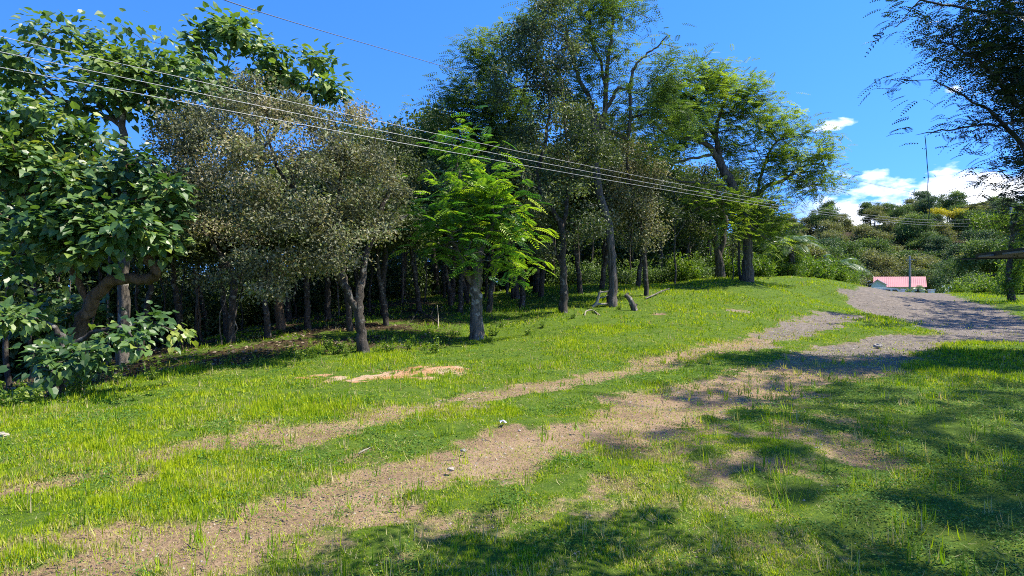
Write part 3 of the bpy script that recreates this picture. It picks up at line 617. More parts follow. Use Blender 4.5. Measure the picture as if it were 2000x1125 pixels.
# the spreading, flat-topped tree on the mound
T('spreading_tree', 'wide flat-topped tree with lacy yellow-green foliage on a thick leaning ridged trunk on the mound', 'tree',
  [[(1461, 549, 31, 16), (1461, 500, 31, 13.5), (1459, 440, 31, 13), (1450, 400, 31, 12), (1432, 365, 31, 12), (1415, 335, 31, 12), (1398, 305, 31, 9), (1385, 285, 30.8, 8), (1355, 272, 30.6, 6), (1325, 270, 30.4, 5), (1290, 255, 30.2, 3)],
   [(1412, 330, 31, 9), (1405, 300, 31, 8), (1398, 265, 31, 7), (1402, 235, 31.2, 5), (1412, 205, 31.2, 4), (1425, 170, 31.4, 3)], [(1398, 270, 31, 5), (1378, 235, 31, 4), (1360, 200, 31, 3)],
   [(1456, 425, 31, 8), (1478, 385, 31.4, 7), (1500, 362, 31.8, 6), (1535, 350, 32, 5), (1570, 325, 32.2, 3.5), (1610, 320, 32.4, 2)], [(1478, 385, 31.4, 4), (1490, 330, 31.6, 4), (1510, 285, 31.8, 3), (1545, 255, 32, 2)],
   [(1395, 300, 31, 5), (1360, 308, 30.4, 4), (1320, 318, 30, 3), (1285, 330, 29.8, 2)], [(1435, 370, 31, 5), (1395, 360, 30.4, 4), (1340, 355, 30, 3), (1290, 342, 29.6, 2)]],
  [(1385, 150, 31, 60, 18, 1.6), (1430, 165, 31.2, 60, 20, 1.7), (1345, 190, 30.6, 60, 25, 1.7), (1400, 200, 31, 80, 25, 2), (1470, 205, 31.4, 45, 20, 1.5), (1310, 235, 30.4, 50, 25, 1.5), (1370, 245, 30.6, 70, 22, 1.8), (1460, 250, 31.4, 55, 25, 1.6), (1530, 240, 31.8, 50, 15, 1.4), (1565, 270, 32, 50, 16, 1.4), (1600, 310, 32.2, 40, 16, 1.3), (1620, 345, 32.4, 32, 10, 1), (1300, 190, 30.4, 40, 22, 1.3), (1275, 280, 30, 35, 22, 1.1), (1440, 300, 31.6, 45, 20, 1.3), (1590, 345, 32.2, 40, 20, 1.2), (1350, 150, 30.8, 35, 14, 1.2), (1550, 320, 32, 50, 18, 1.4), (1500, 300, 31.6, 45, 22, 1.4), (1560, 365, 32, 60, 12, 1.3, .8), (1490, 345, 31.4, 35, 18, 1.1),
   (1320, 290, 30, 45, 14, 1.2), (1500, 400, 31, 35, 28, 1.1), (1490, 450, 30.6, 35, 35, 1), (1430, 395, 30, 45, 18, 1.1), (1380, 385, 30, 50, 16, 1.1), (1430, 445, 30, 35, 25, .8), (1515, 440, 31, 25, 30, .8)],
  11.5, PIN(8, .2, .38), 7, .62, .135, 'fern', 'bark_ridge', 20, clump=4, twig=.010, seg=.6, ts=.66)
T('spreading_tree', 'two-stemmed darker tree with a broken pale limb, left of the leaning trunk', 'tree',
  [[(1407, 541, 35, 13), (1403, 500, 35, 11), (1397, 465, 35, 9), (1388, 430, 35, 7), (1380, 400, 35, 6), (1370, 360, 35, 4)], [(1405, 500, 35, 9), (1413, 460, 35, 9), (1415, 430, 35, 8), (1405, 400, 35, 5), (1400, 370, 35, 4)], [(1415, 428, 35, 4), (1405, 408, 34.6, 4), (1380, 410, 34, 3.5), (1365, 402, 33.6, 2)]],
  [(1340, 370, 35, 50, 30, 1.5), (1290, 400, 35, 50, 35, 1.5), (1370, 400, 35, 45, 28, 1.4), (1320, 440, 34.6, 55, 30, 1.3), (1400, 350, 35.4, 45, 25, 1.3), (1360, 460, 34.6, 35, 20, 1), (1420, 480, 35.6, 30, 25, 1)],
  12, 'dia', 42, (.28, .28, .22), .13, 'dark_leaf', 'bark_ridge', 21, twig=.009, ts=.66)
# overhanging dark tree, right edge (its trunk stands outside the frame)
T('overhanging_tree', 'dark feathery-leaved tree leaning in from the right edge over the road', 'tree',
  [[(2420, 700, 12.5, 34), (2370, 520, 12.5, 28), (2290, 330, 12.5, 24), (2200, 180, 12.4, 20), (2100, 60, 12.3, 14), (2020, -60, 12, 9), (1940, -160, 11.6, 5)],
   [(2240, 240, 12.4, 14), (2120, 230, 12.2, 11), (2020, 235, 12.2, 8), (1975, 190, 12.2, 6), (1930, 130, 12.1, 4), (1860, 90, 12, 2)],
   [(2290, 330, 12.5, 12), (2150, 340, 12.2, 9), (2040, 310, 12, 7), (1985, 270, 12, 5), (1930, 215, 12, 3), (1850, 170, 12, 1.6)], [(2020, 235, 12.2, 5), (1960, 240, 12, 3), (1880, 250, 12, 2), (1810, 258, 12, 1.2)], [(2150, 340, 12.2, 7), (2080, 400, 12, 4), (2010, 420, 12, 2)], [(2100, 60, 12.3, 8), (2000, 30, 12, 5), (1900, 20, 12, 3), (1800, 0, 12, 2)]],
  [(1960, 50, 12, 60, 50, .9), (1890, 45, 12, 50, 35, .7), (1830, 15, 12, 55, 14, .5), (1775, 10, 12, 30, 14, .4), (1760, 45, 11.8, 20, 6, .3, .7), (1900, 115, 12, 55, 28, .7), (1840, 60, 12, 25, 15, .4), (1970, 130, 12, 60, 45, .8), (1930, 170, 12, 70, 22, .7), (1850, 130, 12, 35, 12, .4), (1770, 162, 12, 20, 4, .2, .6), (1980, 205, 12, 50, 28, .7), (1900, 215, 12, 45, 12, .4), (1870, 250, 12, 55, 9, .4), (1815, 262, 12, 26, 5, .3), (1960, 260, 12, 50, 20, .6), (1985, 315, 12, 40, 25, .6), (1935, 330, 12, 35, 6, .3), (1975, 375, 12, 50, 5, .3), (1930, 395, 12.4, 45, 5, .3, .7), (1975, 440, 12.6, 45, 10, .4), (2060, 120, 12, 70, 120, 1.2), (2080, 330, 12, 60, 90, 1), (2180, 100, 12.4, 100, 120, 1.6, .8), (2060, -60, 12, 160, 60, 2, .7)],
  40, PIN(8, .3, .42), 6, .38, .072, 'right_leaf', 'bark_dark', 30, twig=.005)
#@@SHADE
def wtree(name, label, cat, x, y, trunk_h, blobs, dens, kind, n, sig, size, leaf, bark, seed, group=None, r0=.2, lean=(0, 0), twig=.01, seg=.6, cl=True):
    """a tree given in metres: blobs are (dx, dy, z, rx, ry, rz) above its base"""
    r = np.random.default_rng(seed); z = h1(x, y); b0 = np.array([x, y, z])
    tr = [[(x+lean[0]*q+math.sin(q*5+seed)*.12*trunk_h*.2, y+lean[1]*q, z-.05+trunk_h*q, r0*(1.25-.85*q)) for q in np.linspace(0, 1, 6)]]
    C = []; tone = []
    for bl in blobs:
        vol = bl[3]*bl[4]*bl[5]*4.19; k = max(3, int(dens*vol**.8)); v = unit(r, k)*(r.random(k)**.42)[:, None]
        ns = max(2, k//6); sc_ = unit(r, ns)*(r.random(ns)**.4)[:, None]; pick = r.integers(0, ns, k); st = r.normal(0, .15, ns); v = sc_[pick]+r.normal(size=(k, 3))*(.6/ns**.4)*np.array([.6, .6, .35]) if k > 8 and cl else v
        C.append(b0+np.array(bl[:3])+v*np.array(bl[3:6])); tone.append(.5+r.normal(0, .10)+(st[pick] if k > 8 and cl else 0)+v[:, 2]*.06)
    C = np.concatenate(C); tone = np.concatenate(tone)
    A, R, ch, C2, D = grow(r, tr, C, twig=twig, seg=seg); o_ = {tuple(np.round(p, 5)): q for p, q in zip(C, tone)}; tn = np.array([o_[tuple(np.round(p, 5))] for p in C2])
    e = empty(name, b0, label, cat, group)
    skel_mesh(A, R, ch, r, minr=twig*1.01 if len(C) > 150 else 0).build('trunk', M[bark], e, b0, smooth=True)
    mb = MB(); leaves(mb, r, C2, D, kind, n, sig, size, tn); mb.build('crown', M[leaf], e, b0)
    return e
def dup(root, x, y, rz, s, label=None, group=None, name=None, dz=0, sz=None):
    r = root.copy(); COL.objects.link(r); r.location = (x, y, h1(x, y)-.05+dz); r.rotation_euler = (0, 0, rz); r.scale = (s, s, sz or s)
    if label: r['label'] = label
    if group: r['group'] = group
    for c in list(root.children):
        d = c.copy(); COL.objects.link(d); d.parent = r
    return r
# shade trees right of and behind the camera: out of frame, only their shade falls in view
wtree('shade_tree', 'tall feathery tree beside the drive, right of the viewpoint, dappling the grass', 'tree', 17.0, 5.0, 10.5,
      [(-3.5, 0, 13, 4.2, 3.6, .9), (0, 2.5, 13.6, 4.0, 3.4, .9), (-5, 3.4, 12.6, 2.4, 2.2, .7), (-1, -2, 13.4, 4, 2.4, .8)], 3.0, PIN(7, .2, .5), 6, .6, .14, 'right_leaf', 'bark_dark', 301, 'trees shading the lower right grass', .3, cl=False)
wtree('shade_tree', 'unseen tree added behind the viewpoint to shade the near corner', 'tree', 4.5, -2.5, 4.2,  # added and unseen, there only to darken the bottom edge with shade
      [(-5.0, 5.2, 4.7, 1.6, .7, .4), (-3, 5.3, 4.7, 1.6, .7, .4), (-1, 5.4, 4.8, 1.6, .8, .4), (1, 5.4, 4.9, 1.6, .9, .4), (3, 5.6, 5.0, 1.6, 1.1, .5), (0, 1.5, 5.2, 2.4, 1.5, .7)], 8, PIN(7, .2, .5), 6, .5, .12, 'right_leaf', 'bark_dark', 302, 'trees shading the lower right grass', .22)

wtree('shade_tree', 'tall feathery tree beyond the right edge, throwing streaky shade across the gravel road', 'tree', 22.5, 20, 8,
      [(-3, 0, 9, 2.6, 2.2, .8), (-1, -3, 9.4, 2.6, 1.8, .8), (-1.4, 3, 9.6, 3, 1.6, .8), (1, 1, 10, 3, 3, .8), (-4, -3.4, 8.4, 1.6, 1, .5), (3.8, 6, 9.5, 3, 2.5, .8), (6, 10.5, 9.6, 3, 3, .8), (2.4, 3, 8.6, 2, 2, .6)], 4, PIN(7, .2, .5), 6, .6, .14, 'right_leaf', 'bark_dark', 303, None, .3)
# ------------------------------------------------------------------ woodland behind
r = np.random.default_rng(50)
def place(px, Y): return (px-1000)/F*Y, Y
protos = []
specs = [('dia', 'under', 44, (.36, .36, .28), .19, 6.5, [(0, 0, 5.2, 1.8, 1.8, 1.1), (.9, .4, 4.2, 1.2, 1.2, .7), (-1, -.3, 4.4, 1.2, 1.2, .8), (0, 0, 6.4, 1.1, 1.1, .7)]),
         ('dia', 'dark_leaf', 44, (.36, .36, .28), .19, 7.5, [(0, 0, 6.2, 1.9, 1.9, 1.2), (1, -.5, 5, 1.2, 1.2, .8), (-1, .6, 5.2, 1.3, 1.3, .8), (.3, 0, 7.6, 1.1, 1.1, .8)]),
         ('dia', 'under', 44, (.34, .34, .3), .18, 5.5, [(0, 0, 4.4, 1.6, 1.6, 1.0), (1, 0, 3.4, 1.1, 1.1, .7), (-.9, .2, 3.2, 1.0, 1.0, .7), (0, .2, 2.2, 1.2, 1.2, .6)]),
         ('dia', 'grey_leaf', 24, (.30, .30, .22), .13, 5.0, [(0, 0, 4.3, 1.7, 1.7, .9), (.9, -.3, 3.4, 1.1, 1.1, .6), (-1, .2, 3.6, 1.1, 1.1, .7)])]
# (photo column, distance, prototype, scale, extra words)
wood = [(700, 27, 1, 1.0), (790, 28, 0, 1.15), (850, 31, 1, 1.15), (885, 26, 0, .85), (915, 27.5, 1, .95), (960, 33, 0, 1.3), (1048, 30, 0, 1.0), (1010, 36, 1, 1.3), (1075, 36, 2, 1.3), (1130, 38, 1, 1.4), (1180, 38, 0, 1.4),
        (1235, 42, 1, 1.3), (1290, 43, 0, 1.3), (1340, 44, 1, 1.1), (1385, 45, 0, 1.1), (1440, 46, 1, 1.0), (1500, 44, 2, 1.0), (660, 24.5, 2, .8), (620, 28, 2, .78), (590, 33, 2, .72), (500, 27, 2, .62), (430, 28, 2, .62), (380, 24, 2, .60), (335, 26, 2, .62), (290, 22, 2, .7), (240, 21, 2, .9), (190, 19, 2, .95), (130, 18, 0, .85), (60, 17, 2, 1.1), (10, 18, 0, .95), (-60, 17, 1, .9), (-150, 18, 0, 1), (-260, 16, 1, 1), (20, 24, 1, 1.1), (100, 26, 1, 1.1), (170, 28, 0, 1.2),
        (820, 38, 2, 1.4), (770, 36, 1, 1.2), (900, 42, 0, 1.5), (700, 40, 0, 1.2), (980, 46, 1, 1.5), (1080, 50, 0, 1.6), (1200, 52, 1, 1.6), (1320, 55, 0, 1.5), (530, 40, 2, .8), (450, 38, 2, .8), (640, 42, 2, 1.1)]
where = lambda px: 'behind the big-leaved trees' if px < 330 else 'in the low gap under the grey crowns' if px < 680 else 'behind the bright feathery tree' if px < 1060 else 'behind the tall trunks' if px < 1280 else 'behind the mound'
kinds = {0: 'dark shaded woodland tree', 1: 'tall dim woodland tree', 2: 'low bushy shaded tree', 3: 'grey woodland tree'}
first = {}
for i, (px, Yd, k, s) in enumerate(wood):
    x, y = place(px, Yd); lab = f'{kinds[k]} standing {where(px)}'; grp = f'{kinds[k]}s {where(px)}'
    if k not in first:
        sp_ = specs[k]
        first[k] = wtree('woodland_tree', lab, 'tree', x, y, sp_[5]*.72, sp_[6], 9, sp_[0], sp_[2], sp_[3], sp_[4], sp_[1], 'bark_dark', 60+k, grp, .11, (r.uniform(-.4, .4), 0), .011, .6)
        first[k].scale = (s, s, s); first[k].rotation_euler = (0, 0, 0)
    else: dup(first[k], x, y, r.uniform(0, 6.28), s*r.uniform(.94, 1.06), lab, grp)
for px, Yd, k_, s in [(px + r.uniform(-12, 12), Y + r.uniform(-3, 3), k_, s) for Y, st, k_, s in ((48, 62, 2, .55), (60, 58, 2, .75), (75, 60, 0, .7)) for px in range(-260, 700, st)]+[(px + r.uniform(-12, 12), Y + r.uniform(-3, 3), k_, s) for Y, st, k_, s in ((52, 55, 0, 1.1), (62, 52, 1, 1.3)) for px in range(700, 1400, st)]:
    x, y = place(px, Yd); lab = f'far dark woodland tree {where(px)}'; dup(first[k_], x, y, r.uniform(0, 6.28), s*r.uniform(.9, 1.1), lab, f'far dark woodland trees {where(px)}')
for px, Yd, s in [(1075, 47, 1.0), (1110, 50, .9), (1145, 46, .95), (1175, 50, 1.0), (1205, 47, .9), (1240, 51, 1.0), (1270, 48, .9), (1300, 50, 1.0), (1335, 50, .9), (1040, 45, .9), (1000, 44, 1.0), (965, 41, .9), (925, 42, 1.0), (1370, 52, .9), (1225, 58, 1.3), (1160, 60, 1.3), (1100, 60, 1.3), (1290, 60, 1.2)]:
    x, y = place(px, Yd); lab = f'low leafy woodland tree {where(px)}'; dup(first[2], x, y, r.uniform(0, 6.28), s, lab, f'low leafy woodland trees {where(px)}', dz=-.8*s)
for px, Yd, s in [(440, 17, .72), (520, 16.2, .7), (600, 17.5, .75), (680, 17, .72), (640, 20, .85), (560, 21, .85), (750, 18.5, .68), (815, 22, .78), (350, 16, .72), (280, 15, .7), (900, 22.5, .8), (960, 22, .85), (1020, 23.5, .9), (1130, 27, .95), (1180, 29, 1.0), (1250, 30, .95), (700, 23, .85), (480, 24, .75), (1060, 27, 1.0), (400, 20, .75)]:  # extra crowns put in to cast shade on the woodland floor
    x, y = place(px, Yd); lab = f'slim dark-leaved tree {where(px)}'; dup(first[1], x, y, r.uniform(0, 6.28), s, lab, f'slim dark-leaved trees {where(px)}', sz=s*.82)
# thin saplings and bare stems
def stem(px, Yd, h, rad, lean, label, bark='bark_grey', kinkv=.15, seed=0, group=None, fork=True, top=None):
    rr = np.random.default_rng(seed); x, y = place(px, Yd); z = h1(x, y); pts = []
    for q in np.linspace(0, 1, 7): pts.append((x+lean*q*h+rr.normal()*kinkv*.25*(q > 0), y+rr.normal()*kinkv*.2*(q > 0), z-.05+q*h))
    pts = np.array(pts); e = empty('sapling', pts[0], label, 'sapling', group); mb = MB(); mb.tube(catmull(pts, 3), np.linspace(rad, rad*.4, 19), 6, .1, rr)
    if fork:
        for q in (3, 4, 5):
            d = np.array([rr.uniform(-.5, .5), rr.uniform(-.3, .3), rr.uniform(.5, .9)])*h*.28; mb.tube(np.array([pts[q], pts[q]+d*.5+rr.normal(size=3)*.04, pts[q]+d]), [rad*.45, rad*.35, rad*.15], 4)
    mb.build('stem', M[bark], e, pts[0], smooth=True)
    if top:
        c = pts[-1]+rr.normal(size=(26, 3))*np.array([.35, .35, .3])*top; m2 = MB(); leaves(m2, rr, c, unit(rr, 26), 'dia', 16, (.13, .13, .1), .10, np.full(26, .5)); m2.build('foliage', M['under'], e, pts[0])
    return e
SAP = 'thin bare stems among the trees'
k = 0
for px, Yd, h, rad, lean, bark in [(1318, 33, 5.2, .06, 0, 'bark_grey'), (1431, 32, 3.2, .035, 0, 'bark_grey'), (1447, 31.6, 3.4, .09, -.04, 'bark_ridge'), (638, 20, 2.4, .035, .02, 'bark_grey'), (662, 21, 2.2, .03, -.06, 'bark_grey'), (604, 22, 2.6, .04, .03, 'bark_dark'),
        (722, 22, 2.8, .05, .04, 'bark_dark'), (785, 25, 3.2, .05, .02, 'bark_grey'), (815, 27, 3.2, .045, -.03, 'bark_grey'), (830, 26, 3, .04, .05, 'bark_grey'), (868, 27, 3.2, .07, -.05, 'bark_dark'), (880, 24.5, 3.0, .12, -.12, 'bark_dark'), (915, 25.5, 3, .10, -.22, 'bark_dark'), (990, 30, 4, .08, .1, 'bark_grey'), (1025, 33, 4, .06, -.05, 'bark_dark'), (1050, 29.6, 4.6, .13, .02, 'bark_dark'), (1132, 34, 4.6, .08, -.03, 'bark_dark'),
        (1230, 37, 4.8, .07, .03, 'bark_dark'), (1345, 38, 4, .05, .02, 'bark_dark'), (470, 20, 2.0, .03, .05, 'bark_dark'), (395, 17.5, 2.2, .05, -.1, 'bark_brown'), (383, 17.5, 2.8, .07, .03, 'bark_brown'), (352, 18, 3, .04, .04, 'bark_dark'), (320, 16, 3, .035, -.03, 'bark_dark'), (210, 13.5, 3.6, .035, .0, 'bark_grey'), (232, 14, 3.4, .04, .01, 'bark_dark'), (135, 12.2, 4.2, .018, 0, 'bark_grey'), (60, 13, 3, .05, .05, 'bark_dark'), (20, 12, 3, .06, -.04, 'bark_dark'), (180, 15, 3, .05, .08, 'bark_dark'), (575, 23, 2.4, .05, .02, 'bark_dark'), (545, 24, 2.4, .035, -.04, 'bark_dark'),
        (700, 24, 3.0, .06, -.03, 'bark_dark'), (765, 30, 3.4, .06, .05, 'bark_dark'), (845, 33, 4, .09, -.03, 'bark_dark'), (948, 28, 3.4, .07, .05, 'bark_dark'), (1080, 33, 4.4, .07, .04, 'bark_dark'), (1160, 36, 4.4, .06, -.02, 'bark_grey'), (270, 16, 3, .05, -.03, 'bark_dark'), (110, 16, 3, .05, .03, 'bark_dark')]:
    th = 'pale thin' if bark == 'bark_grey' else 'ridged slim' if bark == 'bark_ridge' else 'brown thin' if bark == 'bark_brown' else 'dark thin'
    wh = 'beside the leaning trunk on the mound' if px in (1431, 1447) else 'in front of the shrubs left of the mound trees' if px == 1318 else where(px)
    stem(px, Yd, h, rad, lean, f'{th} stem {wh}', bark, .12, 400+k, f'{th} stems {wh}', True, None if k % 3 else .8); k += 1
# paired pale crooked stems growing from the shaded slope
for px, ln in ((433, .03), (450, .16)): stem(px, 15.2, 1.35, .022, ln, 'crooked pale sapling on the shaded slope, %s of a pair' % ('left' if px == 433 else 'right'), 'bark_grey', .3, px, None, False)

# ------------------------------------------------------------------ shrubs
def shrub(label, x, y, w_, h_, leaf, size, seed, n=26, K=60, group=None, name='shrub', kind='dia', cat='shrub'):
    rr = np.random.default_rng(seed); z = h1(x, y); b0 = np.array([x, y, z]); v = unit(rr, K); v[:, 2] = np.abs(v[:, 2]); v *= (rr.random(K)**.4)[:, None]
    lump = 1+.35*np.sin(v[:, 0]*5+seed)*np.cos(v[:, 1]*4+seed*2)
    C = b0+v*np.array([w_, w_*.8, h_])*lump[:, None]+np.array([0, 0, h_*.04]); e = empty(name, b0, label, cat, group)
    mb = MB(); 
    for c in C[::3]: mb.tube(np.array([b0+rr.normal(size=3)*.04*w_-np.array([0, 0, .03]), (b0+c)/2+rr.normal(size=3)*.06*w_+np.array([0, 0, .05]), c]), [.012*w_+.006, .008*w_+.004, .003], 4)
    mb.build('stems', M['bark_dark'], e, b0)
    m2 = MB(); leaves(m2, rr, C, v+np.array([0, 0, .3]), kind, n, (w_*.13, w_*.13, h_*.10) if isinstance(kind, str) else size*4, size, .5+rr.normal(0, .12, K)); m2.build('foliage', M[leaf], e, b0); return e
sh = {}
sh['y1'] = ('bright yellow-green shrub', shrub('bright yellow-green shrub at the top of the mound', *place(1535, 41), 1.5, 1.5, 'bush', .15, 1, 30, 110, 'yellow-green shrubs along the top of the mound'))
sh['y2'] = ('loose yellow-green shrub', shrub('loose yellow-green shrub at the top of the mound', *place(1590, 42), 1.3, 1.7, 'bush', .18, 2, 26, 90, 'yellow-green shrubs along the top of the mound'))
sh['d1'] = ('dark green shrub', shrub('dark green shrub under the trees behind the tall trunks', *place(1120, 33), 1.5, 1.3, 'fern_dark', .15, 3, 28, 90, 'dark shrubs under the trees'))
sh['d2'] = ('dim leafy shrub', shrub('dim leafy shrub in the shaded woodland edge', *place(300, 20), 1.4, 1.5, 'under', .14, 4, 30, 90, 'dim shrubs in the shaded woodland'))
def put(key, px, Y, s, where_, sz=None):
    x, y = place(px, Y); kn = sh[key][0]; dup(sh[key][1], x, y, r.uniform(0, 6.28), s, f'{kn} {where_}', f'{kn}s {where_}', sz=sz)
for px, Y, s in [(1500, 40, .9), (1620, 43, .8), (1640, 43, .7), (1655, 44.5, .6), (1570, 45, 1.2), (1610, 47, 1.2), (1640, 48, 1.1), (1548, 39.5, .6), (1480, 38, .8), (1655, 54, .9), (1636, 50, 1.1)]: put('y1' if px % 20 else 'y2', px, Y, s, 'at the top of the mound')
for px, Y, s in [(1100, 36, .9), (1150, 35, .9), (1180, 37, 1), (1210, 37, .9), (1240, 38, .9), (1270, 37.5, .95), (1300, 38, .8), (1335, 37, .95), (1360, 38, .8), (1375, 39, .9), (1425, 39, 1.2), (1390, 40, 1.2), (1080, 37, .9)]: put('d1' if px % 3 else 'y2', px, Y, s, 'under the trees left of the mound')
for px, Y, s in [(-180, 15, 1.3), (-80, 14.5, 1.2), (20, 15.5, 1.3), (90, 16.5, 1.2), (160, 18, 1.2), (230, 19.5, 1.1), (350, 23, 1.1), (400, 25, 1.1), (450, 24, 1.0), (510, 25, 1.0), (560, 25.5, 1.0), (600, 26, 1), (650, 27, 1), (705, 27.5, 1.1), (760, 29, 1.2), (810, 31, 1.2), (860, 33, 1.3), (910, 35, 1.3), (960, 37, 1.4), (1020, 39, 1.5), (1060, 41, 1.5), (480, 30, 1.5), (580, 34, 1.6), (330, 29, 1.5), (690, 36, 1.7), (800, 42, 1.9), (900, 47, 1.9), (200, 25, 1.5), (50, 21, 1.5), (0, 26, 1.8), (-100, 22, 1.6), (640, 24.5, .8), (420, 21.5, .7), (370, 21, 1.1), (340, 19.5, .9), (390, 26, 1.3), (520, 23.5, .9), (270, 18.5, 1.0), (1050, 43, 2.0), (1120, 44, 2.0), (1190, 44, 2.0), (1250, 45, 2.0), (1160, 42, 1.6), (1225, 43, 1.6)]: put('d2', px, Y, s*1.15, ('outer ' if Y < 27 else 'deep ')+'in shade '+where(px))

# ------------------------------------------------------------------ palms
def palm(px, Yd, trunk_h, frond, nf, label, seed, rad=.16, group=None, leaf='palm', name='palm', z0=None):
    rr = np.random.default_rng(seed); x, y = place(px, Yd); b0 = np.array([x, y, h1(x, y)-.05]); e = empty(name, b0, label, 'palm', group); mb = MB()
    top = b0+np.array([rr.uniform(-.1, .1)*trunk_h, 0, trunk_h]); mb.tube(catmull([b0, (b0+top)/2+np.array([.05, 0, 0]), top], 6), np.linspace(rad*1.2, rad*.8, 13), 9, .2, rr); mb.build('trunk', M['bark_dark'], e, b0, smooth=True)
    for i in range(nf):
        a = i*2.4+rr.uniform(-.3, .3); elv = rr.uniform(.15, 1.25); d = np.array([math.cos(a)*math.cos(elv), math.sin(a)*math.cos(elv), math.sin(elv)]); Lf = frond*rr.uniform(.8, 1.1); m2 = MB()
        q = np.linspace(0, 1, 26); pts = top+d*(q*Lf)[:, None]+np.array([0, 0, -1])*((q**2.2)*Lf*.62)[:, None]; m2.tube(pts, np.linspace(.03, .006, 26), 4)
        tg = np.gradient(pts, axis=0); tg /= np.linalg.norm(tg, axis=1)[:, None]; sd_ = np.cross(tg, [0, 0, 1]); sd_ /= np.linalg.norm(sd_, axis=1)[:, None]+1e-6; un = np.cross(sd_, tg)
        for s_ in (-1, 1):
            k_ = slice(3, 26); stamp(m2, T_DIA, pts[k_], sd_[k_]*s_+tg[k_]*.6+np.array([0, 0, -.35]), un[k_], Lf*.24*np.sin(np.pi*np.clip(q[k_]*.9+.08, 0, 1))**.6, np.full(23, .045*Lf/2.2), np.clip(rr.normal(.5, .2, 23), 0, 1))
        m2.build('frond', M[leaf], e, b0)
    return e
palm(1548, 40, 2.0, 2.7, 26, 'stout palm with drooping feathery fronds beside the dark hollow on the mound', 3, .22)
palm(1632, 47, 1.4, 2.6, 18, 'young palm with upright spreading fronds behind the mound shrubs', 5, .18)
palm(1739, 80, 1.6, 1.2, 11, 'short palm between the white gable and the pink roof', 6, .12)
palm(1792, 82, 2.0, 1.6, 12, 'short palm in front of the pink roof beside the pole', 7, .12)
palm(1696, 104, 3.4, 2.4, 12, 'slim palm rising behind the white gable end', 8, .12)

# ------------------------------------------------------------------ wooded hillside
hk = []
hs_ = [('hill1', 'spreading green hillside tree', [(0, 0, 6, 3.6, 3.6, 1.6), (2.2, 0, 4.6, 2.2, 2.2, 1.1), (-2.2, .5, 4.8, 2.2, 2.2, 1.1), (0, -2, 4.4, 2.2, 2.2, 1.2), (0, 0, 7.6, 2, 2, 1)]),
       ('hill2', 'olive hillside tree', [(0, 0, 5, 3.2, 3.2, 1.8), (1.8, -1, 3.6, 2, 2, 1.3), (-1.9, 0, 3.8, 2, 2, 1.3), (.3, 0, 6.8, 1.9, 1.9, 1.1)]),
       ('hill3', 'dark dense hillside tree', [(0, 0, 5.6, 3, 3, 2.2), (1.6, 0, 3.6, 2, 2, 1.6), (-1.7, -.5, 3.4, 2, 2, 1.6), (0, 0, 8, 1.8, 1.8, 1.2)])]
hp = {}
cells = [(px, Y) for Y, st, a, b in ((112, 62, 1480, 2150), (124, 55, 1500, 2160), (136, 52, 1480, 2140), (147, 48, 1470, 2160), (158, 46, 1500, 2150), (170, 44, 1480, 2150), (184, 44, 1460, 2150)) for px in range(a, b, st)]
cells = cells
for i, (px, Y) in enumerate(cells):
    px += r.uniform(-20, 20); Y += r.uniform(-5, 5); x, y = place(px, Y); k = [0, 1, 2, 0, 1, 0, 2, 1][i % 8] if r.random() < .8 else int(r.integers(0, 3))
    s = r.uniform(.85, 1.3)*(1 if Y < 150 else .9); band = 'low on the far hillside' if Y < 130 else 'halfway up the far hillside' if Y < 155 else 'along the ridge of the far hillside'
    lab = f'{hs_[k][1]} {band}, '+('left of the pink house' if px < 1690 else 'above the pink house' if px < 1830 else 'right of the pink house')
    if k not in hp:
        hp[k] = wtree('hillside_tree', lab, 'tree', x, y, 5, hs_[k][2], 3.6, 'dia', 44, (.55, .55, .30), .30, hs_[k][0], 'bark_grey', 80+k, lab.replace('tree ', 'trees '), .22, (0, 0), .03, 1.2); hp[k].scale = (s, s, s)
    else: dup(hp[k], x, y, r.uniform(0, 6.28), s, lab, lab.replace('tree ', 'trees '), sz=s*r.uniform(.8, 1.1))
x, y = place(1852, 150); wtree('flowering_tree', 'flat-topped tree in yellow blossom high on the far hillside', 'tree', x, y, 7.5, [(0, 0, 8.6, 4.2, 2.6, .9), (2.6, 0, 8.3, 2, 2, .7)], 3.6, 'dia', 44, (.5, .5, .25), .28, 'hill4', 'bark_grey', 95, None, .2, (0, 0), .03, 1.2)
# nearer trees right of the road, sunlit
mids = [(1480, 60, 0, .75), (1560, 62, 1, .8), (1620, 70, 0, .8), (1500, 75, 2, .9), (1580, 82, 0, .9), (1650, 90, 1, .8), (1440, 66, 0, .9), (1890, 70, 0, .62), (1935, 62, 0, .75), (1860, 88, 2, .75), (1905, 92, 1, .9), (1950, 84, 0, 1.0), (1990, 72, 2, .9), (2040, 60, 0, .9), (2100, 66, 1, 1.0), (1830, 100, 0, .75), (2010, 95, 0, 1.1), (2180, 58, 0, 1), (1790, 104, 2, .7), (1700, 104, 1, .6), (1660, 102, 2, .7), (1745, 106, 1, .6), (1405, 75, 1, 1.0), (1350, 80, 0, 1.1)]
for px, Y, k, s in mids:
    x, y = place(px, Y); wh = 'right of the gravel road' if px > 1850 else 'just behind the pink-roofed house' if Y > 95 else 'between the mound and the hillside'
    nm = ['sunlit green tree', 'olive green tree', 'dark green tree'][k]; dup(hp[k], x, y, r.uniform(0, 6.28), s, f'{nm} {wh}', f'{nm}s {wh}')
b1 = shrub('rounded bright lime shrub beside the road, largest of the roadside bushes', *place(1932, 47), 1.9, 1.35, 'bush', .17, 11, 30, 120)
b2 = shrub('small lime-yellow bush beside the white post', *place(1868, 46), .9, .75, 'bush', .14, 12, 28, 60)
b3 = shrub('mid-green bush at the road bend, behind the lime ones', *place(1900, 52), 1.7, 1.9, 'fern', .17, 13, 28, 100)
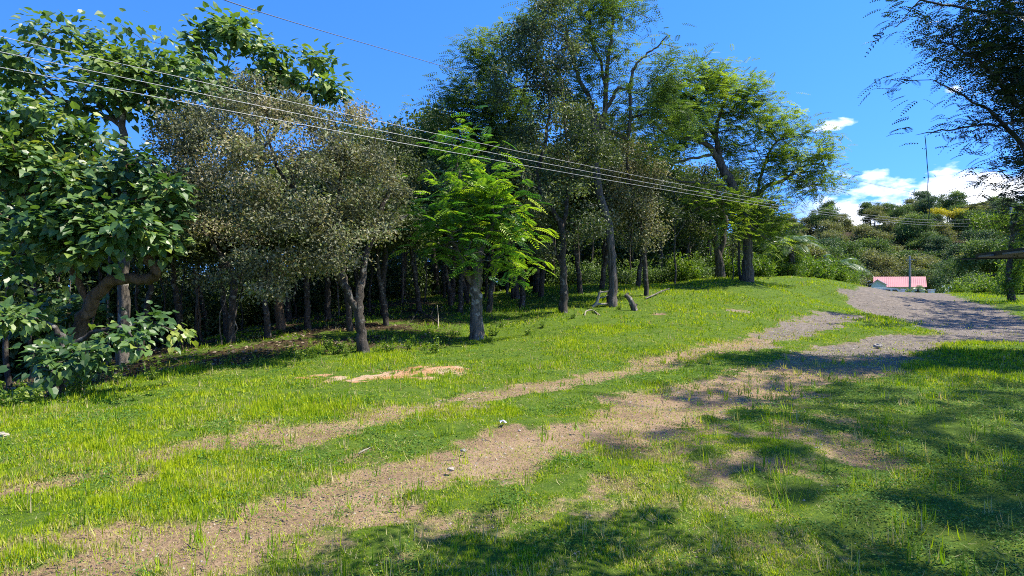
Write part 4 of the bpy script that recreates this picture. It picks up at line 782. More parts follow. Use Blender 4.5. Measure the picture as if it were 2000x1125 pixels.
b4 = shrub('leafy green bush behind the white post on the right of the road', *place(1880, 58), 2.2, 2.6, 'hill3', .2, 14, 28, 110)
b5 = shrub('tall sunlit bush at the right edge beyond the roof', *place(1990, 40), 1.6, 3.2, 'fern', .16, 15, 28, 150)
for px, Y, s in [(1750, 76, .6), (1765, 78, 1.0), (1785, 78, 1.1), (1808, 80, 1.0), (1825, 82, .9), (1838, 84, .8), (1750, 84, 1.0)]: put('d1', px, Y, s, 'in the garden of the pink-roofed house')
# vine-clad trunk at the right edge
x, y = place(1975, 33)
wtree('vine_clad_tree', 'tree trunk thickly wrapped in green vines near the right edge', 'tree', x, y, 4.4, [(0, 0, .5, .6, .5, .6), (0, 0, .9, .5, .45, .7), (0, 0, 1.3, .5, .45, .7), (0, 0, 1.8, .5, .45, .7), (.05, 0, 2.2, .5, .45, .7), (0, 0, 3.1, .55, .5, .6), (.3, 0, 4.3, 1.6, 1.4, .7), (-1.2, 0, 4.6, 1.0, 1.0, .5), (1.4, .3, 4.9, 1.4, 1.2, .7)], 32, 'dia', 22, (.16, .16, .14), .12, 'bush', 'bark_dark', 97, None, .16)

# ------------------------------------------------------------------ power line
M['ceramic'] = plain('insulator', (.32, .30, .28), .4)
def wire_pt(t_, z): return np.array([-6.5+14.5*t_, 7.5+13.5*t_, z])
def pole(t_, label, hgt):
    x, y = wire_pt(t_, 0)[:2]; z = h1(x, y); e = empty('utility_pole', (x, y, z), label, 'utility pole'); b0 = np.array([x, y, z])
    mb = MB(); mb.tube(np.array([[x, y, z-.3], [x, y, z+hgt*.5], [x, y, z+hgt]]), [.16, .14, .11], 12); mb.build('post', M['pole'], e, b0, smooth=True)
    m2 = MB(); m2.box((x, y-.17, z+hgt-.9), (1.6, .10, .12), math.atan2(-14.5, 13.5)+math.pi/2); m2.build('crossarm', M['pole'], e, b0)
    for q in (-.65, 0, .65):
        a = math.atan2(-14.5, 13.5)+math.pi/2; m3 = MB(); m3.tube(np.array([[x+q*math.cos(a), y-.17+q*math.sin(a), z+hgt-.85], [x+q*math.cos(a), y-.17+q*math.sin(a), z+hgt-.68]]), .04, 8); m3.build('insulator', M['ceramic'], e, b0)
    return z+hgt-.68
def cable(name, obs, label, matn, rad, t0, t1, group=None, off=0):
    """obs: photo points on the cable; the sag curve is fitted through them"""
    ts = []; zs = []
    for px, py in obs:
        u = (px-1000)/F; q = (7.5*u+6.5)/(14.5-13.5*u); Yd = 7.5+13.5*q; ts.append(q); zs.append(CZ+(HOR-py)/F*Yd)
    c = np.polyfit(ts, zs, 2); tt = np.linspace(t0, t1, 90); pts = np.array([wire_pt(q, np.polyval(c, q)) for q in tt])
    mb = MB(); mb.tube(pts, rad, 5); o = mb.build(name, M[matn], None, pts[0], smooth=True); tag(o, label, 'power line', group); return c
cw = [cable('power_line', [(0, 100), (500, 207), (1000, 306), (1440, 388), (1840, 436)], 'middle of three pale wires strung across the trees', 'wire', .005, -.7, 4.2),
      cable('power_line', [(0, 130), (500, 226), (1000, 321), (1440, 393), (1840, 441)], 'lowest of three pale wires strung across the trees', 'wire', .005, -.7, 4.2),
      cable('power_line', [(0, 73), (500, 183), (1000, 292), (1440, 381), (1840, 430)], 'topmost of three pale wires strung across the trees', 'wire', .0045, -.7, 4.2)]
zt = np.polyval(cw[2], 4.2); x, y = wire_pt(4.2, 0)[:2]; pole(4.2, 'grey utility pole half hidden in trees where the wires end', zt-h1(x, y)+.7)
zt = np.polyval(cw[2], -.7); x, y = wire_pt(-.7, 0)[:2]; pole(-.7, 'grey utility pole left of the viewpoint carrying the wires', zt-h1(x, y)+.7)
# single higher cable on another line
ts = [(430, 0), (700, 80), (1000, 171), (1160, 215), (1420, 290), (1665, 352), (1860, 390)]
yy = lambda px: 11+ (px-430)*.030
pts = np.array([P(px, np.interp(px, [a for a, b in ts], [b for a, b in ts]), yy(px)) for px in np.linspace(430, 1860, 60)]); 
pc = [np.polyfit(np.linspace(0, 1, 60), pts[:, i], 4) for i in range(3)]; q = np.linspace(-.25, 1.06, 90); pts = np.stack([np.polyval(c_, q) for c_ in pc], 1)
o = MB().tube(pts, .011, 5).build('overhead_cable', M['wire_dark'], None, pts[0], smooth=True); tag(o, 'single thin dark cable crossing the sky above the other wires', 'cable')
# small pole by the house and hanging vine
x, y = place(1777, 84); z = h1(x, y); e = empty('utility_pole', (x, y, z), 'short grey wooden pole standing before the pink roof', 'utility pole')
MB().tube(np.array([[x, y, z-.2], [x, y, z+3.2], [x+.02, y, CZ+(HOR-500)/F*84]]), [.17, .15, .12], 10).build('post', M['pole'], e, (x, y, z), smooth=True)
MB().box((x, y-.15, z+6.2), (1.3, .1, .12)).build('crossarm', M['pole'], e, (x, y, z))
vp = np.array([P(a, b, 12) for a, b in ((1807, 268), (1809, 290), (1811, 320), (1813, 345), (1812, 372), (1815, 405), (1814, 428))]); mb = MB(); mb.tube(catmull(vp, 4), .008, 5)
for i in (1, 3, 5): leaves(mb, np.random.default_rng(i), vp[i:i+1], np.array([[0, 0, -1.0]]), 'dia', 3, (.03, .03, .03), .05, np.array([.4]))
tag(mb.build('hanging_vine', M['right_leaf'], None, vp[0]), 'thin dark vine dangling in the sky from the overhanging tree', 'vine')

# ------------------------------------------------------------------ house, van, posts
M['pink'] = plain('pink_roof', (.52, .23, .21), .5, sc=.8, var=.08); M['wall_white'] = plain('painted_wall', (.82, .86, .90), .7, sc=1.2, var=.06); M['shade_colour'] = plain('shade_colour_dark', (.05, .055, .06), .6)
M['glass'] = plain('window_glass', (.03, .04, .05), .12, spec=.7); M['roof_grey'] = plain('grey_sheet_roof', (.48, .54, .60), .4, sc=1); M['white_paint'] = plain('white_paint', (.78, .79, .78), .35, var=.03); M['rubber'] = plain('rubber', (.02, .02, .02), .8); M['steel'] = plain('steel', (.5, .5, .5), .3, .8)
def px_x(px, Y): return (px-1000)/F*Y
Yh = 95; zb = h1(px_x(1745, Yh), Yh)-.2; zz = lambda py, Y=Yh: CZ+(HOR-py)/F*Y
x0, x1 = px_x(1722, Yh), px_x(1809, Yh); e = empty('house', ((x0+x1)/2, Yh, zb), 'low house with a long pink metal roof behind the crest of the road', 'house'); b0 = np.array([(x0+x1)/2, Yh, zb])
ze, zr = zz(559.5), zz(541)
MB().box(((x0+x1)/2, Yh+3.3, (zb+ze-.02)/2), (x1-x0-.5, 6, ze-.02-zb)).build('wall', M['wall_white'], e, b0)
mb = MB(); nr = 28
prof = [(0, -.5, ze-.12), (0, 3.3, zr), (0, 7.1, ze-.12), (0, 7.1, ze-.06), (0, 3.3, zr+.07), (0, -.5, ze-.06)]
mb.prism([(0, a+Yh, b_) for _, a, b_ in prof], (x0-1.5, 0, 0), (x1, 0, 0))
for i in range(nr):
    xx = x0-1.4+(x1-x0+1.3)*i/(nr-1); mb.prism([(0, Yh-.5, ze-.055), (0, Yh+3.3, zr+.075), (0, Yh+3.3, zr+.11), (0, Yh-.5, ze-.02)], (xx-.02, 0, 0), (xx+.02, 0, 0))
mb.build('roof', M['pink'], e, b0)
for wx in (.3, .55, .8):
    wx_ = x0+(x1-x0)*wx; f = MB().box((wx_, Yh+.27, ze-1.1), (1.1, .06, .9)).build('window', M['white_paint'], e, b0)
    g_ = MB().box((wx_-b0[0], Yh+.23-b0[1], ze-1.1-zb), (.95, .04, .76)).build('pane', M['glass'], f)
e.rotation_euler = (0, 0, -.57); e.scale = (.84, 1, 1)
# white gable annexe
Ya = 90; a0, a1 = px_x(1701.5, Ya), px_x(1731, Ya); mid = px_x(1714, Ya); zae, zar = zz(556, Ya), zz(546.5, Ya); e = empty('house', (mid, Ya, zb), 'small white gabled building with a grey roof left of the pink-roofed house', 'house'); b0 = np.array([mid, Ya, zb])
MB().prism([(a0, 0, zb), (a1, 0, zb), (a1, 0, zae), (mid, 0, zar-.05), (a0, 0, zae)], (0, Ya, 0), (0, Ya+3.5, 0)).build('wall', M['wall_white'], e, b0)
MB().prism([(a0-.3, 0, zae-.12), (mid, 0, zar), (a1+.3, 0, zae-.12), (a1+.3, 0, zae-.04), (mid, 0, zar+.09), (a0-.3, 0, zae-.04)], (0, Ya-.35, 0), (0, Ya+3.8, 0)).build('roof', M['roof_grey'], e, b0)
MB().box(((a0+a1)/2, Ya-.03, zae-1.15), (a1-a0-.2, .05, 1.1)).build('carport_shade_panel', M['shade_colour'], e, b0)  # thin dark panel on the wall; its colour stands for shade inside
l0 = px_x(1683, Ya); MB().prism([(l0, 0, zz(553.5, Ya)), (a0-.32, 0, zz(549, Ya)), (a0-.32, 0, zz(548, Ya)), (l0, 0, zz(552.3, Ya))], (0, Ya-.3, 0), (0, Ya+3, 0)).build('lean_to_roof', M['roof_grey'], e, b0)
MB().box(((l0+a0)/2+.1, Ya+1.2, (zb+zz(554, Ya))/2), (a0-l0-.5, 2, zz(554, Ya)-zb)).build('lean_to_wall', M['shade_colour'], e, b0)  # same dark colour: shade under the lean-to put into the wall
e.rotation_euler = (0, 0, -.57); e.scale = (.84, 1, 1)
# white van beyond the crest
Yv = 75; vx0, vx1 = px_x(1688, Yv), px_x(1758, Yv); zg = h1((vx0+vx1)/2, Yv); vt = zz(562.3, Yv); hv = vt-zg; e = empty('parked_van', ((vx0+vx1)/2, Yv, zg), 'white van with dark windows, only its upper half showing beyond the road crest', 'van'); b0 = np.array([(vx0+vx1)/2, Yv, zg])
L_ = vx1-vx0; sc_ = lambda a: vx0+a*L_
body = [(sc_(0), 0, zg+.28), (sc_(1.04), 0, zg+.28), (sc_(1.05), 0, zg+hv*.46), (sc_(.98), 0, zg+hv*.55), (sc_(.80), 0, zg+hv*.955), (sc_(.70), 0, vt), (sc_(.02), 0, vt), (sc_(-.01), 0, zg+hv*.85)]
MB().prism(body, (0, Yv-.9, 0), (0, Yv+.9, 0)).build('body', M['white_paint'], e, b0)
MB().prism([(sc_(.03), 0, zg+hv*.55), (sc_(.60), 0, zg+hv*.55), (sc_(.60), 0, zg+hv*.9), (sc_(.03), 0, zg+hv*.9)], (0, Yv-.93, 0), (0, Yv-.895, 0)).build('side_window', M['glass'], e, b0)
MB().prism([(sc_(.66), 0, zg+hv*.55), (sc_(.90), 0, zg+hv*.55), (sc_(.765), 0, zg+hv*.9), (sc_(.66), 0, zg+hv*.9)], (0, Yv-.93, 0), (0, Yv-.895, 0)).build('side_window', M['glass'], e, b0)
for wx in (.18, .84):
    wh_ = MB().tube(np.array([[sc_(wx), Yv-.95, zg+.33], [sc_(wx), Yv-.70, zg+.33]]), .33, 20).build('wheel', M['rubber'], e, b0); MB().tube(np.array([[sc_(wx), Yv-.97, zg+.33], [sc_(wx), Yv-.94, zg+.33]])-b0, .19, 14).build('rim', M['steel'], wh_)
    MB().tube(np.array([[sc_(wx), Yv+.70, zg+.33], [sc_(wx), Yv+.95, zg+.33]]), .33, 20).build('wheel', M['rubber'], e, b0)
MB().box((sc_(1.045), Yv-.6, zg+.75), (.06, .35, .18)).build('headlight', M['steel'], e, b0); MB().box((sc_(1.045), Yv+.6, zg+.75), (.06, .35, .18)).build('headlight', M['steel'], e, b0)
# white gate posts
def gpost(px, Y, top, w_, label):
    x = px_x(px, Y); z = h1(x, Y); zt = zz(top, Y); e = empty('gate_post', (x, Y, z), label, 'post'); MB().box((x, Y, (z-.1+zt)/2), (w_, w_, zt-z+.1)).build('shaft', M['white_paint'], e, (x, Y, z)); MB().box((x, Y, zt+.04), (w_*1.3, w_*1.3, .08)).build('cap', M['white_paint'], e, (x, Y, z))
gpost(1763, 62, 566, .30, 'white post beside the nose of the van'); gpost(1819, 58, 567, .38, 'square white gate post at the road crest, right of the pink roof')
x = px_x(1848, 52); z = h1(x, 52); e = empty('gate_post', (x, 52, z), 'forked whitewashed stump post at the right of the road crest', 'post'); mb = MB()
zt = zz(558, 52)
mb.tube(catmull([(x-.15, 52, z-.1), (x-.18, 52, z+.5), (x-.22, 52, zt)], 4), [.2]*4+[.15]*4+[.10], 8, .1, RNG); mb.tube(catmull([(x+.05, 52, z-.1), (x+.22, 52, z+.6), (x+.42, 52, zt-.05)], 4), [.18]*4+[.14]*4+[.09], 8, .1, RNG); mb.tube(catmull([(x+.0, 52.1, z-.1), (x+.05, 52, z+.5), (x+.12, 52, zt-.35)], 4), [.14]*4+[.1]*4+[.06], 8, .1, RNG)
mb.build('post', M['white_paint'], e, (x, 52, z), smooth=True)

# ------------------------------------------------------------------ shelter roof at the right edge
M['roof_black'] = plain('dark_roof_sheet', (.018, .017, .016), .6, sc=4, var=.3); M['beam'] = plain('painted_beam', (.16, .16, .17), .5)
C0 = np.array([px_x(1905, 14), 14.0]); da = np.array([-.4, -.917]); db = np.array([.917, -.4]); zs_ = CZ+(HOR-504)/F*14
sq = lambda u, v, z: (*(C0+da*u+db*v), z)
x, y = C0+da*1.5+db*2; zg = h1(x, y); b0 = np.array([x, y, zg]); e = empty('open_shelter', b0, 'open shelter at the right edge, only the corner of its dark flat roof showing', 'shelter')
def slab(u0, u1, v0, v1, z0, z1, name, m, par=None):
    V = [sq(u0, v0, z0), sq(u1, v0, z0), sq(u1, v1, z0), sq(u0, v1, z0), sq(u0, v0, z1), sq(u1, v0, z1), sq(u1, v1, z1), sq(u0, v1, z1)]
    return MB().add(V, [(0, 1, 2, 3), (7, 6, 5, 4), (0, 4, 5, 1), (1, 5, 6, 2), (2, 6, 7, 3), (3, 7, 4, 0)]).build(name, M[m], e, b0)
slab(0, 3.2, 0, 4, zs_, zs_+.10, 'roof', 'roof_black')
slab(-.12, -.02, -.25, 4, zs_-.03, zs_+.0, 'fascia', 'roof_black'); slab(.5, 1.3, -.07, -.012, zs_+.0, zs_+.035, 'gutter', 'beam'); slab(2.0, 3.1, -.07, -.012, zs_+.0, zs_+.035, 'gutter', 'beam')
for u_ in (.3, 2.9):
    for v_ in (1.4, 3.8): xx, yy_ = C0+da*u_+db*v_; zq = h1(xx, yy_); slab(u_-.06, u_+.06, v_-.06, v_+.06, zq-.1, zs_-.004, 'post', 'beam')

# ------------------------------------------------------------------ fallen wood, stones, litter
def logobj(name, label, cat, chains, matn):
    b0 = np.array(chains[0][0][:3], float); mb = MB(); rr = np.random.default_rng(len(label))
    for ch in chains: a = np.array(ch, float); p = catmull(a[:, :3], 4); mb.tube(p, np.interp(np.linspace(0, len(a)-1, len(p)), range(len(a)), a[:, 3]), 8, .25, rr)
    tag(mb.build(name, M[matn], None, b0, smooth=True), label, cat)
def g(px, py, dz, rad, Y=None):
    p = G(px, py) if Y is None else P(px, py, Y); return (p[0], p[1], p[2]+dz, rad)
logobj('dead_branch', 'bleached forked dead branch leaning against the foot of the tallest trunk', 'branch', [[g(1157, 600, 0, .07, 23), g(1166, 590, 0, .06, 23), g(1171, 572, 0, .05, 23), g(1174, 568, 0, .02, 23)], [g(1163, 594, 0, .045, 23), g(1186, 594, 0, .045, 23)], [g(1172, 571, 0, .035, 23), g(1188, 569, 0, .03, 23)], [g(1168, 583, 0, .025, 23), g(1180, 580, 0, .02, 23), g(1188, 576, 0, .015, 23)]], 'wood_pale')
logobj('tree_stump', 'slanting mossy broken stump in the lit grass right of the tallest trunk', 'stump', [[g(1240, 607, 0, .13, 21.8), g(1236, 596, 0, .11, 21.8), g(1229, 583, 0, .09, 21.8), g(1221, 576, 0, .08, 21.8)], [g(1222, 577, 0, .05, 21.8), g(1228, 572, 0, .02, 21.8)], [g(1237, 600, 0, .05, 21.8), g(1245, 594, 0, .03, 21.8)]], 'bark_grey')
logobj('dead_branch', 'long thin curved stick lying on the lit grass beyond the stump', 'branch', [[g(1260, 585, .03, .03), g(1278, 579, .08, .035), g(1292, 574, .12, .035), g(1307, 571, .16, .025)]], 'bark_grey')
logobj('dead_branch', 'small arched pale branch in the grass between the two tall trunks', 'branch', [[g(1142, 617, .0, .02), g(1145, 612, .08, .025), g(1158, 611, .08, .03), g(1172, 617, .0, .03)]], 'wood_pale')
logobj('dead_branch', 'fallen twiggy dark branch on the shaded slope left of the bright feathery tree', 'branch', [[g(856, 634, .05, .03), g(840, 628, .15, .03), g(815, 618, .2, .025), g(788, 611, .2, .012)], [g(840, 628, .15, .02), g(848, 618, .3, .01)], [g(815, 618, .2, .015), g(808, 626, .1, .01), g(798, 636, .02, .006)], [g(848, 631, .1, .015), g(870, 640, .02, .01)]], 'bark_dark')
logobj('dead_branch', 'upright pale stick standing by the fallen twiggy branch', 'branch', [[g(856, 640, -.02, .02), g(856, 622, .0, .018, 19), g(854, 596, .0, .012, 19)]], 'wood_pale')
logobj('dead_branch', 'pale bare stick lying in the shade under the low big-leaved tree', 'branch', [[g(183, 674, 0, .035, 9.6), g(198, 677, 0, .035, 9.6), g(214, 678, 0, .03, 9.6)]], 'wood_pale')
def stone(label, px, py, s, matn='stone', seed=0, flat=.6, name='stone'):
    rr = np.random.default_rng(seed); p = G(px, py); nv = 8; V = []; F_ = []
    for i in range(7):
        th = math.pi*i/6
        for j in range(nv): a = 2*math.pi*j/nv; k_ = s*(1+rr.uniform(-.22, .22)); V.append((k_*math.sin(th)*math.cos(a)*1.2, k_*math.sin(th)*math.sin(a), k_*math.cos(th)*flat))
    for i in range(6):
        for j in range(nv): F_.append((i*nv+j, (i+1)*nv+j, (i+1)*nv+(j+1) % nv, i*nv+(j+1) % nv))
    mb = MB(); mb.add(np.array(V)+p+np.array([0, 0, s*flat*.4]), F_); tag(mb.build(name, M[matn], None, p, smooth=False), label, name.replace('_', ' '), None)
M['stone'] = plain('pale_stone', (.33, .29, .23), .85, sc=20); M['stone2'] = plain('grey_stone', (.30, .28, .25), .9, sc=25)
stone('pale rounded stone in the grass at the left edge', 3, 853, .055, seed=1)
stone('small flat whitish stone on the lower dirt track left of centre', 880, 918, .03, seed=2)
stone('dark pebble at the grass edge above the lower track', 905, 881, .025, 'stone2', 5); stone('small grey stone on the gravel where the tracks meet the road', 1715, 677, .09, 'stone2', 6)
# crumpled white scrap
p = G(983, 828); rr = np.random.default_rng(5); mb = MB(); nn = 7; gx_, gy_ = np.meshgrid(np.linspace(-1, 1, nn), np.linspace(-1, 1, nn)); V = np.stack([gx_*.03+rr.normal(0, .008, gx_.shape), gy_*.028+rr.normal(0, .008, gx_.shape), .03+rr.uniform(-.014, .016, gx_.shape)], -1).reshape(-1, 3)+p
ii = np.arange(nn*nn).reshape(nn, nn); mb.add(V, np.stack([ii[:-1, :-1], ii[:-1, 1:], ii[1:, 1:], ii[1:, :-1]], -1).reshape(-1, 4)); tag(mb.build('paper_scrap', M['white_paint'], None, p), 'crumpled white scrap lying in the grass strip between the tracks', 'litter')
mb = MB(); gz2 = [G(a, b) for a, b in ((700, 889), (712, 882), (728, 876))]; mb.tube(np.array(gz2)+np.array([0, 0, .015]), [.006, .009, .006], 6, .2, rr); tag(mb.build('twig', M['wood_pale'], None, gz2[0]), 'short pale twig lying in the grass above the lower track', 'twig')

# ------------------------------------------------------------------ ground vegetation
r = np.random.default_rng(99)
def wedge(n, y0, y1, spread=1.05, power=2.0):
    u = r.random(n); y = (y0**(2-power+1e-6)+(y1**(2-power+1e-6)-y0**(2-power+1e-6))*u)**(1/(2-power+1e-6)); return (r.uniform(-1, 1, n)*spread)*y+r.normal(0, .2, n), y
def grass_layer(n, y0, y1, power, hgt, wid, hpow=0):
    x, y = wedge(n, y0, y1, 1.05, power)
    d, g_, o_, l_, rd, sb = masks(x, y); patch = fbm(x, y, .8, 4, 3); fine = fbm(x, y, 3.2, 3, 8); clump = fbm(x, y, 9, 2, 12)
    bare = np.maximum(np.maximum(d, g_), o_)
    keep = (1-np.maximum(g_, d*.8)*.97)*(1-o_*.35)*(1-l_*.8)*np.clip(.35+1.3*(clump-.25), 0, 1)
    sel = r.random(n) < keep; x, y, d, patch, fine, l_, sb, bare = [q[sel] for q in (x, y, d, patch, fine, l_, sb, bare)]; k = len(x)
    if k == 0: return
    z = H(x, y); 
    z = z+np.where(np.hypot(x, y) < 26, (fbm(x, y, 5.5, 3, 63)-.5)*.035, 0)-.008
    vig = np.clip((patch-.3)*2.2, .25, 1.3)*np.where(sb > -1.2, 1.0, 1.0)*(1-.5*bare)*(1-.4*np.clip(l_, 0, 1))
    low = np.maximum(sstep(2.5, 5.0, x+.15*(8-y))*sstep(11, 8, y), sstep(-1.5, 1.0, x)*sstep(6.2, 4.6, y))          # short creeping turf, lower right
    hh = hgt*vig*(1-.45*low)*r.uniform(.5, 1.35, k)*(.55+1.5*np.clip(clump[sel]-.2, 0, 1))*(1+.35*sstep(1.3, .2, np.abs(sb))*(y < 14))
    a = r.uniform(0, 6.283, k); lean = r.uniform(.15, 1.1, k)*(1+.5*low); yd = np.stack([np.cos(a)*lean, np.sin(a)*lean, np.ones(k)], 1)
    nrm = np.stack([-np.cos(a), -np.sin(a), np.full(k, .9)], 1)+r.normal(0, .25, (k, 3))
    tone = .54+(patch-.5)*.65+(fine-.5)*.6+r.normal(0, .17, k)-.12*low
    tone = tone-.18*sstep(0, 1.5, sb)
    dry = (r.random(k) < .05+.16*low+.60*np.clip(bare*1.7, 0, 1)+.30*sstep(.56, .74, fbm(x, y, 1.7, 4, 52))); tone = np.where(dry, r.uniform(.78, 1.0, k), np.clip(tone, 0, .76))
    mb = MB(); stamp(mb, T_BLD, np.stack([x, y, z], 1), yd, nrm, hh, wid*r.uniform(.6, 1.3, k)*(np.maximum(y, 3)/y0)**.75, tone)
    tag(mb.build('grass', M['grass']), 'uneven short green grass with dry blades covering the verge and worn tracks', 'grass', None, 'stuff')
grass_layer(430000, 2.6, 7.5, 1.3, .056, .0045)
grass_layer(330000, 7.0, 18, 1.3, .085, .0105)
grass_layer(260000, 17, 48, 1.2, .12, .026)
grass_layer(60000, 45, 110, 1.0, .2, .10)
n = 170000; x, y = wedge(n, 2.6, 16, 1.05, 1.4); d, g_, o_, l_, rd, sb = masks(x, y); keep = r.random(n) < np.clip(np.maximum(d*.65, .10+.5*sstep(.5, .7, fbm(x, y, 1.7, 4, 52)))*(1-o_*.6)*(1-g_*.8)*(.35+fbm(x, y, 6, 2, 71)), 0, 1)*(sb < .3)
x, y, d = x[keep], y[keep], d[keep]; k = len(x); a = r.uniform(0, 6.283, k); z = H(x, y)-.045*d+(fbm(x, y, 5.5, 3, 63)-.5)*.035+r.uniform(.002, .02, k)
mb = MB(); stamp(mb, T_BLD, np.stack([x, y, z], 1), np.stack([np.cos(a), np.sin(a), r.uniform(-.05, .5, k)], 1), np.array([0, 0, 1.0])+r.normal(0, .3, (k, 3)), r.uniform(.02, .06, k), r.uniform(.002, .0045, k)*(y/4)**.7, np.clip(np.where(r.random(k) < .3, r.uniform(.2, .7, k), r.uniform(.80, 1, k)), 0, 1))
tag(mb.build('dry_grass', M['grass']), 'dry straw and short trodden blades lying over the dirt tracks', 'dry grass', None, 'stuff')
# creeping small-leaved cover
n = 170000; x, y = wedge(n, 2.6, 14, 1.0, 1.4); d, g_, o_, l_, rd, sb = masks(x, y); cl = fbm(x, y, 1.9, 4, 90)+.16*sstep(.5, 3.5, x)
keep = (r.random(n) < sstep(.50, .66, cl)*(1-np.maximum(d, g_)*.85)*(1-l_*.8)); x, y = x[keep], y[keep]; k = len(x); z = H(x, y)+(fbm(x, y, 5.5, 3, 63)-.5)*.035+r.uniform(.005, .045, k)
mb = MB(); a = r.uniform(0, 6.283, k); stamp(mb, T_DIA, np.stack([x, y, z], 1), np.stack([np.cos(a), np.sin(a), r.uniform(-.2, .5, k)], 1), np.array([0, 0, 1.0])+r.normal(0, .35, (k, 3)), r.uniform(.012, .028, k)*(y/5)**.5, r.uniform(.010, .02, k)*(y/5)**.5, np.clip(r.normal(.5, .22, k), 0, 1))
tag(mb.build('ground_cover', M['cover']), 'low creeping small-leaved weeds spreading through the right-hand grass', 'ground cover', None, 'stuff')
# fallen dead leaves on the shaded slope
n = 60000; x, y = wedge(n, 7, 34, 1.0, 1.2); x = x-.25*y; d, g_, o_, l_, rd, sb = masks(x, y); keep = (sb > .1) & (r.random(n) < .12+.8*l_); x, y = x[keep], y[keep]; k = len(x); z = H(x, y)+.015+r.uniform(0, .03, k)
mb = MB(); a = r.uniform(0, 6.283, k); s_ = r.uniform(.04, .11, k); stamp(mb, T_DIA, np.stack([x, y, z], 1), np.stack([np.cos(a), np.sin(a), r.uniform(-.2, .3, k)], 1), np.array([0, 0, 1.0])+r.normal(0, .5, (k, 3)), s_, s_*.6, r.random(k)**1.6)
tag(mb.build('dead_leaves', M['litter']), 'scattered dead leaves lying on the shaded woodland floor', 'dead leaves', None, 'stuff')
# dead stalks and taller tufts scattered through the verge
n = 9000; x, y = wedge(n, 3.0, 26, 1.0, 1.3); d, g_, o_, l_, rd, sb = masks(x, y); keep = (r.random(n) < .12+.6*sstep(.55, .72, fbm(x, y, 2.6, 3, 140))) & (g_ < .4) & (rd < .3); x, y = x[keep], y[keep]; m_ = len(x); k = m_*7; x = np.repeat(x, 7)+r.normal(0, .025, k); y = np.repeat(y, 7)+r.normal(0, .025, k); tt_ = np.repeat(np.where(r.random(m_) < .25, .9, r.uniform(.15, .6, m_)), 7)
a = r.uniform(0, 6.283, k); ln = r.uniform(.2, 1.3, k); mb = MB(); stamp(mb, T_BLD, np.stack([x, y, H(x, y)-.01], 1), np.stack([np.cos(a)*ln, np.sin(a)*ln, np.ones(k)], 1), np.stack([-np.cos(a), -np.sin(a), np.full(k, .9)], 1), r.uniform(.07, .17, k), r.uniform(.005, .009, k)*(np.maximum(y, 4)/4)**.5, np.clip(tt_+r.normal(0, .08, k), 0, 1))
tag(mb.build('grass_tufts', M['grass']), 'scattered taller tufts and dead stalks standing above the short verge grass', 'grass', None, 'stuff')
# gravel and dry scraps on tracks
n = 90000; x, y = wedge(n, 2.6, 30, 1.0, 1.2); d, g_, o_, l_, rd, sb = masks(x, y); keep = r.random(n) < np.maximum(d*.18, g_*.7); x, y = x[keep], y[keep]; k = len(x); z = H(x, y)-.05*np.maximum(d, rd)[keep]+(fbm(x, y, 5.5, 3, 63)-.5)*.035
mb = MB(); s_ = r.uniform(.005, .014, k)*(y/5)**.6; off = np.array([[1, 0, 0], [0, 1, 0], [-1, 0, 0], [0, -1, 0], [0, 0, .8]]); V = np.stack([x, y, z], 1)[:, None]+off[None]*s_[:, None, None]*r.uniform(.6, 1.4, (k, 5, 1)); mb.add(V.reshape(-1, 3), (np.arange(k)[:, None, None]*5+np.array([[0, 1, 4], [1, 2, 4], [2, 3, 4], [3, 0, 4]])[None]).reshape(-1, 3), np.repeat(r.random(k), 4))
M['pebble'] = leafmat('pebbles', [(0, (.16, .13, .11)), (.6, (.34, .30, .26)), (1, (.38, .34, .28))], 0, .9, spec=.1)
tag(mb.build('pebbles', M['pebble']), 'small grey and tan pebbles strewn over the tracks and the gravel road', 'pebbles', None, 'stuff')
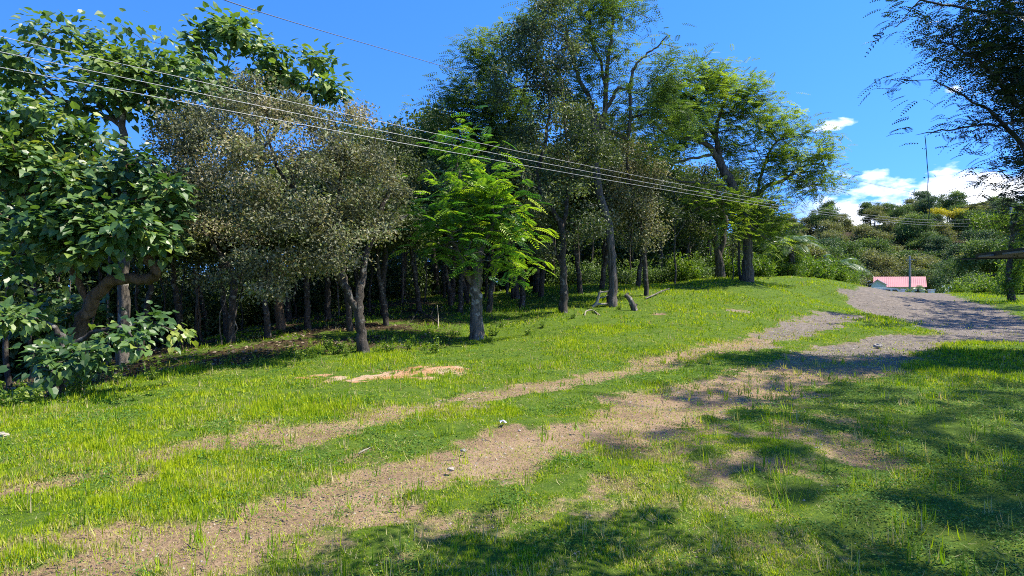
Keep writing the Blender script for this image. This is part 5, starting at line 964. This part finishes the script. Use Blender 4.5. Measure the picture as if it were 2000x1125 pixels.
# weeds along the sun and shade line and round the trunks
def weed(x, y, s, seed, label, group, leaf='bush'):
    rr = np.random.default_rng(seed); z = h1(x, y); b0 = np.array([x, y, z]); e = empty('weed', b0, label, 'weed', group); m1 = MB(); m2 = MB()
    for i in range(7):
        a = rr.uniform(0, 6.28); t_ = b0+np.array([math.cos(a)*.25*s, math.sin(a)*.25*s, s*rr.uniform(.45, 1)]); pts = np.array([b0-[0, 0, .02], (b0+t_)/2+rr.normal(size=3)*.03*s, t_]); m1.tube(pts, [.006, .004, .002], 4)
        C_ = catmull(pts, 4)[2:]; leaves(m2, rr, C_, unit(rr, len(C_)), 'dia', 3, (.05*s, .05*s, .03*s), .09*s+.02, np.full(len(C_), .6))
    m1.build('stems', M['cover'], e, b0); m2.build('foliage', M[leaf], e, b0); return e
wsp = [(640, 686), (655, 692), (668, 680), (690, 684), (676, 695), (735, 690), (760, 688), (800, 683), (830, 684), (870, 668), (885, 660), (900, 668), (955, 668), (965, 655), (610, 700), (585, 705), (560, 700), (1060, 640), (1030, 655), (1160, 612), (1210, 605), (1120, 622), (500, 716), (300, 742), (230, 752), (150, 772), (60, 790), (20, 800), (400, 722), (445, 715), (1480, 546), (1430, 545), (1500, 545), (850, 690), (980, 640)]
w0 = None
for i, (a, b_) in enumerate(wsp):
    p = G(a, b_); wh_ = 'at the edge of the shade on the left' if a < 560 else 'round the dark forked trunk' if a < 760 else 'near the stout grey trunk of the bright tree' if a < 1000 else 'below the tall trunks' if a < 1250 else 'at the foot of the leaning trunk'
    if w0 is None: w0 = weed(p[0], p[1], .42, 1, f'low leafy weed {wh_}', f'weeds {wh_}')
    else: dup(w0, p[0], p[1], r.uniform(0, 6.28), r.uniform(.6, 1.25), f'low leafy weed {wh_}', f'weeds {wh_}')

# labels: small families of look-alikes are told apart by their place from left to right
fam = {}
for o_ in S.objects:
    if o_.parent is None and 'label' in o_ and 'group' in o_: fam.setdefault(o_['label'], []).append(o_)
ORD = ['leftmost', 'second from left', 'third from left', 'fourth from left', 'fifth from left', 'sixth from left', 'seventh from left', 'eighth from left', 'ninth from left']
for lab, mem in fam.items():
    if 1 < len(mem) <= 10:
        mem.sort(key=lambda q: q.location.x/max(q.location.y, .1)); nm_ = len(mem); lab = ' '.join(lab.split()[:13])
        for i, q in enumerate(mem): w_ = 'rightmost' if i == nm_-1 else ORD[i]; q['label'] = f'{lab}, {w_}'
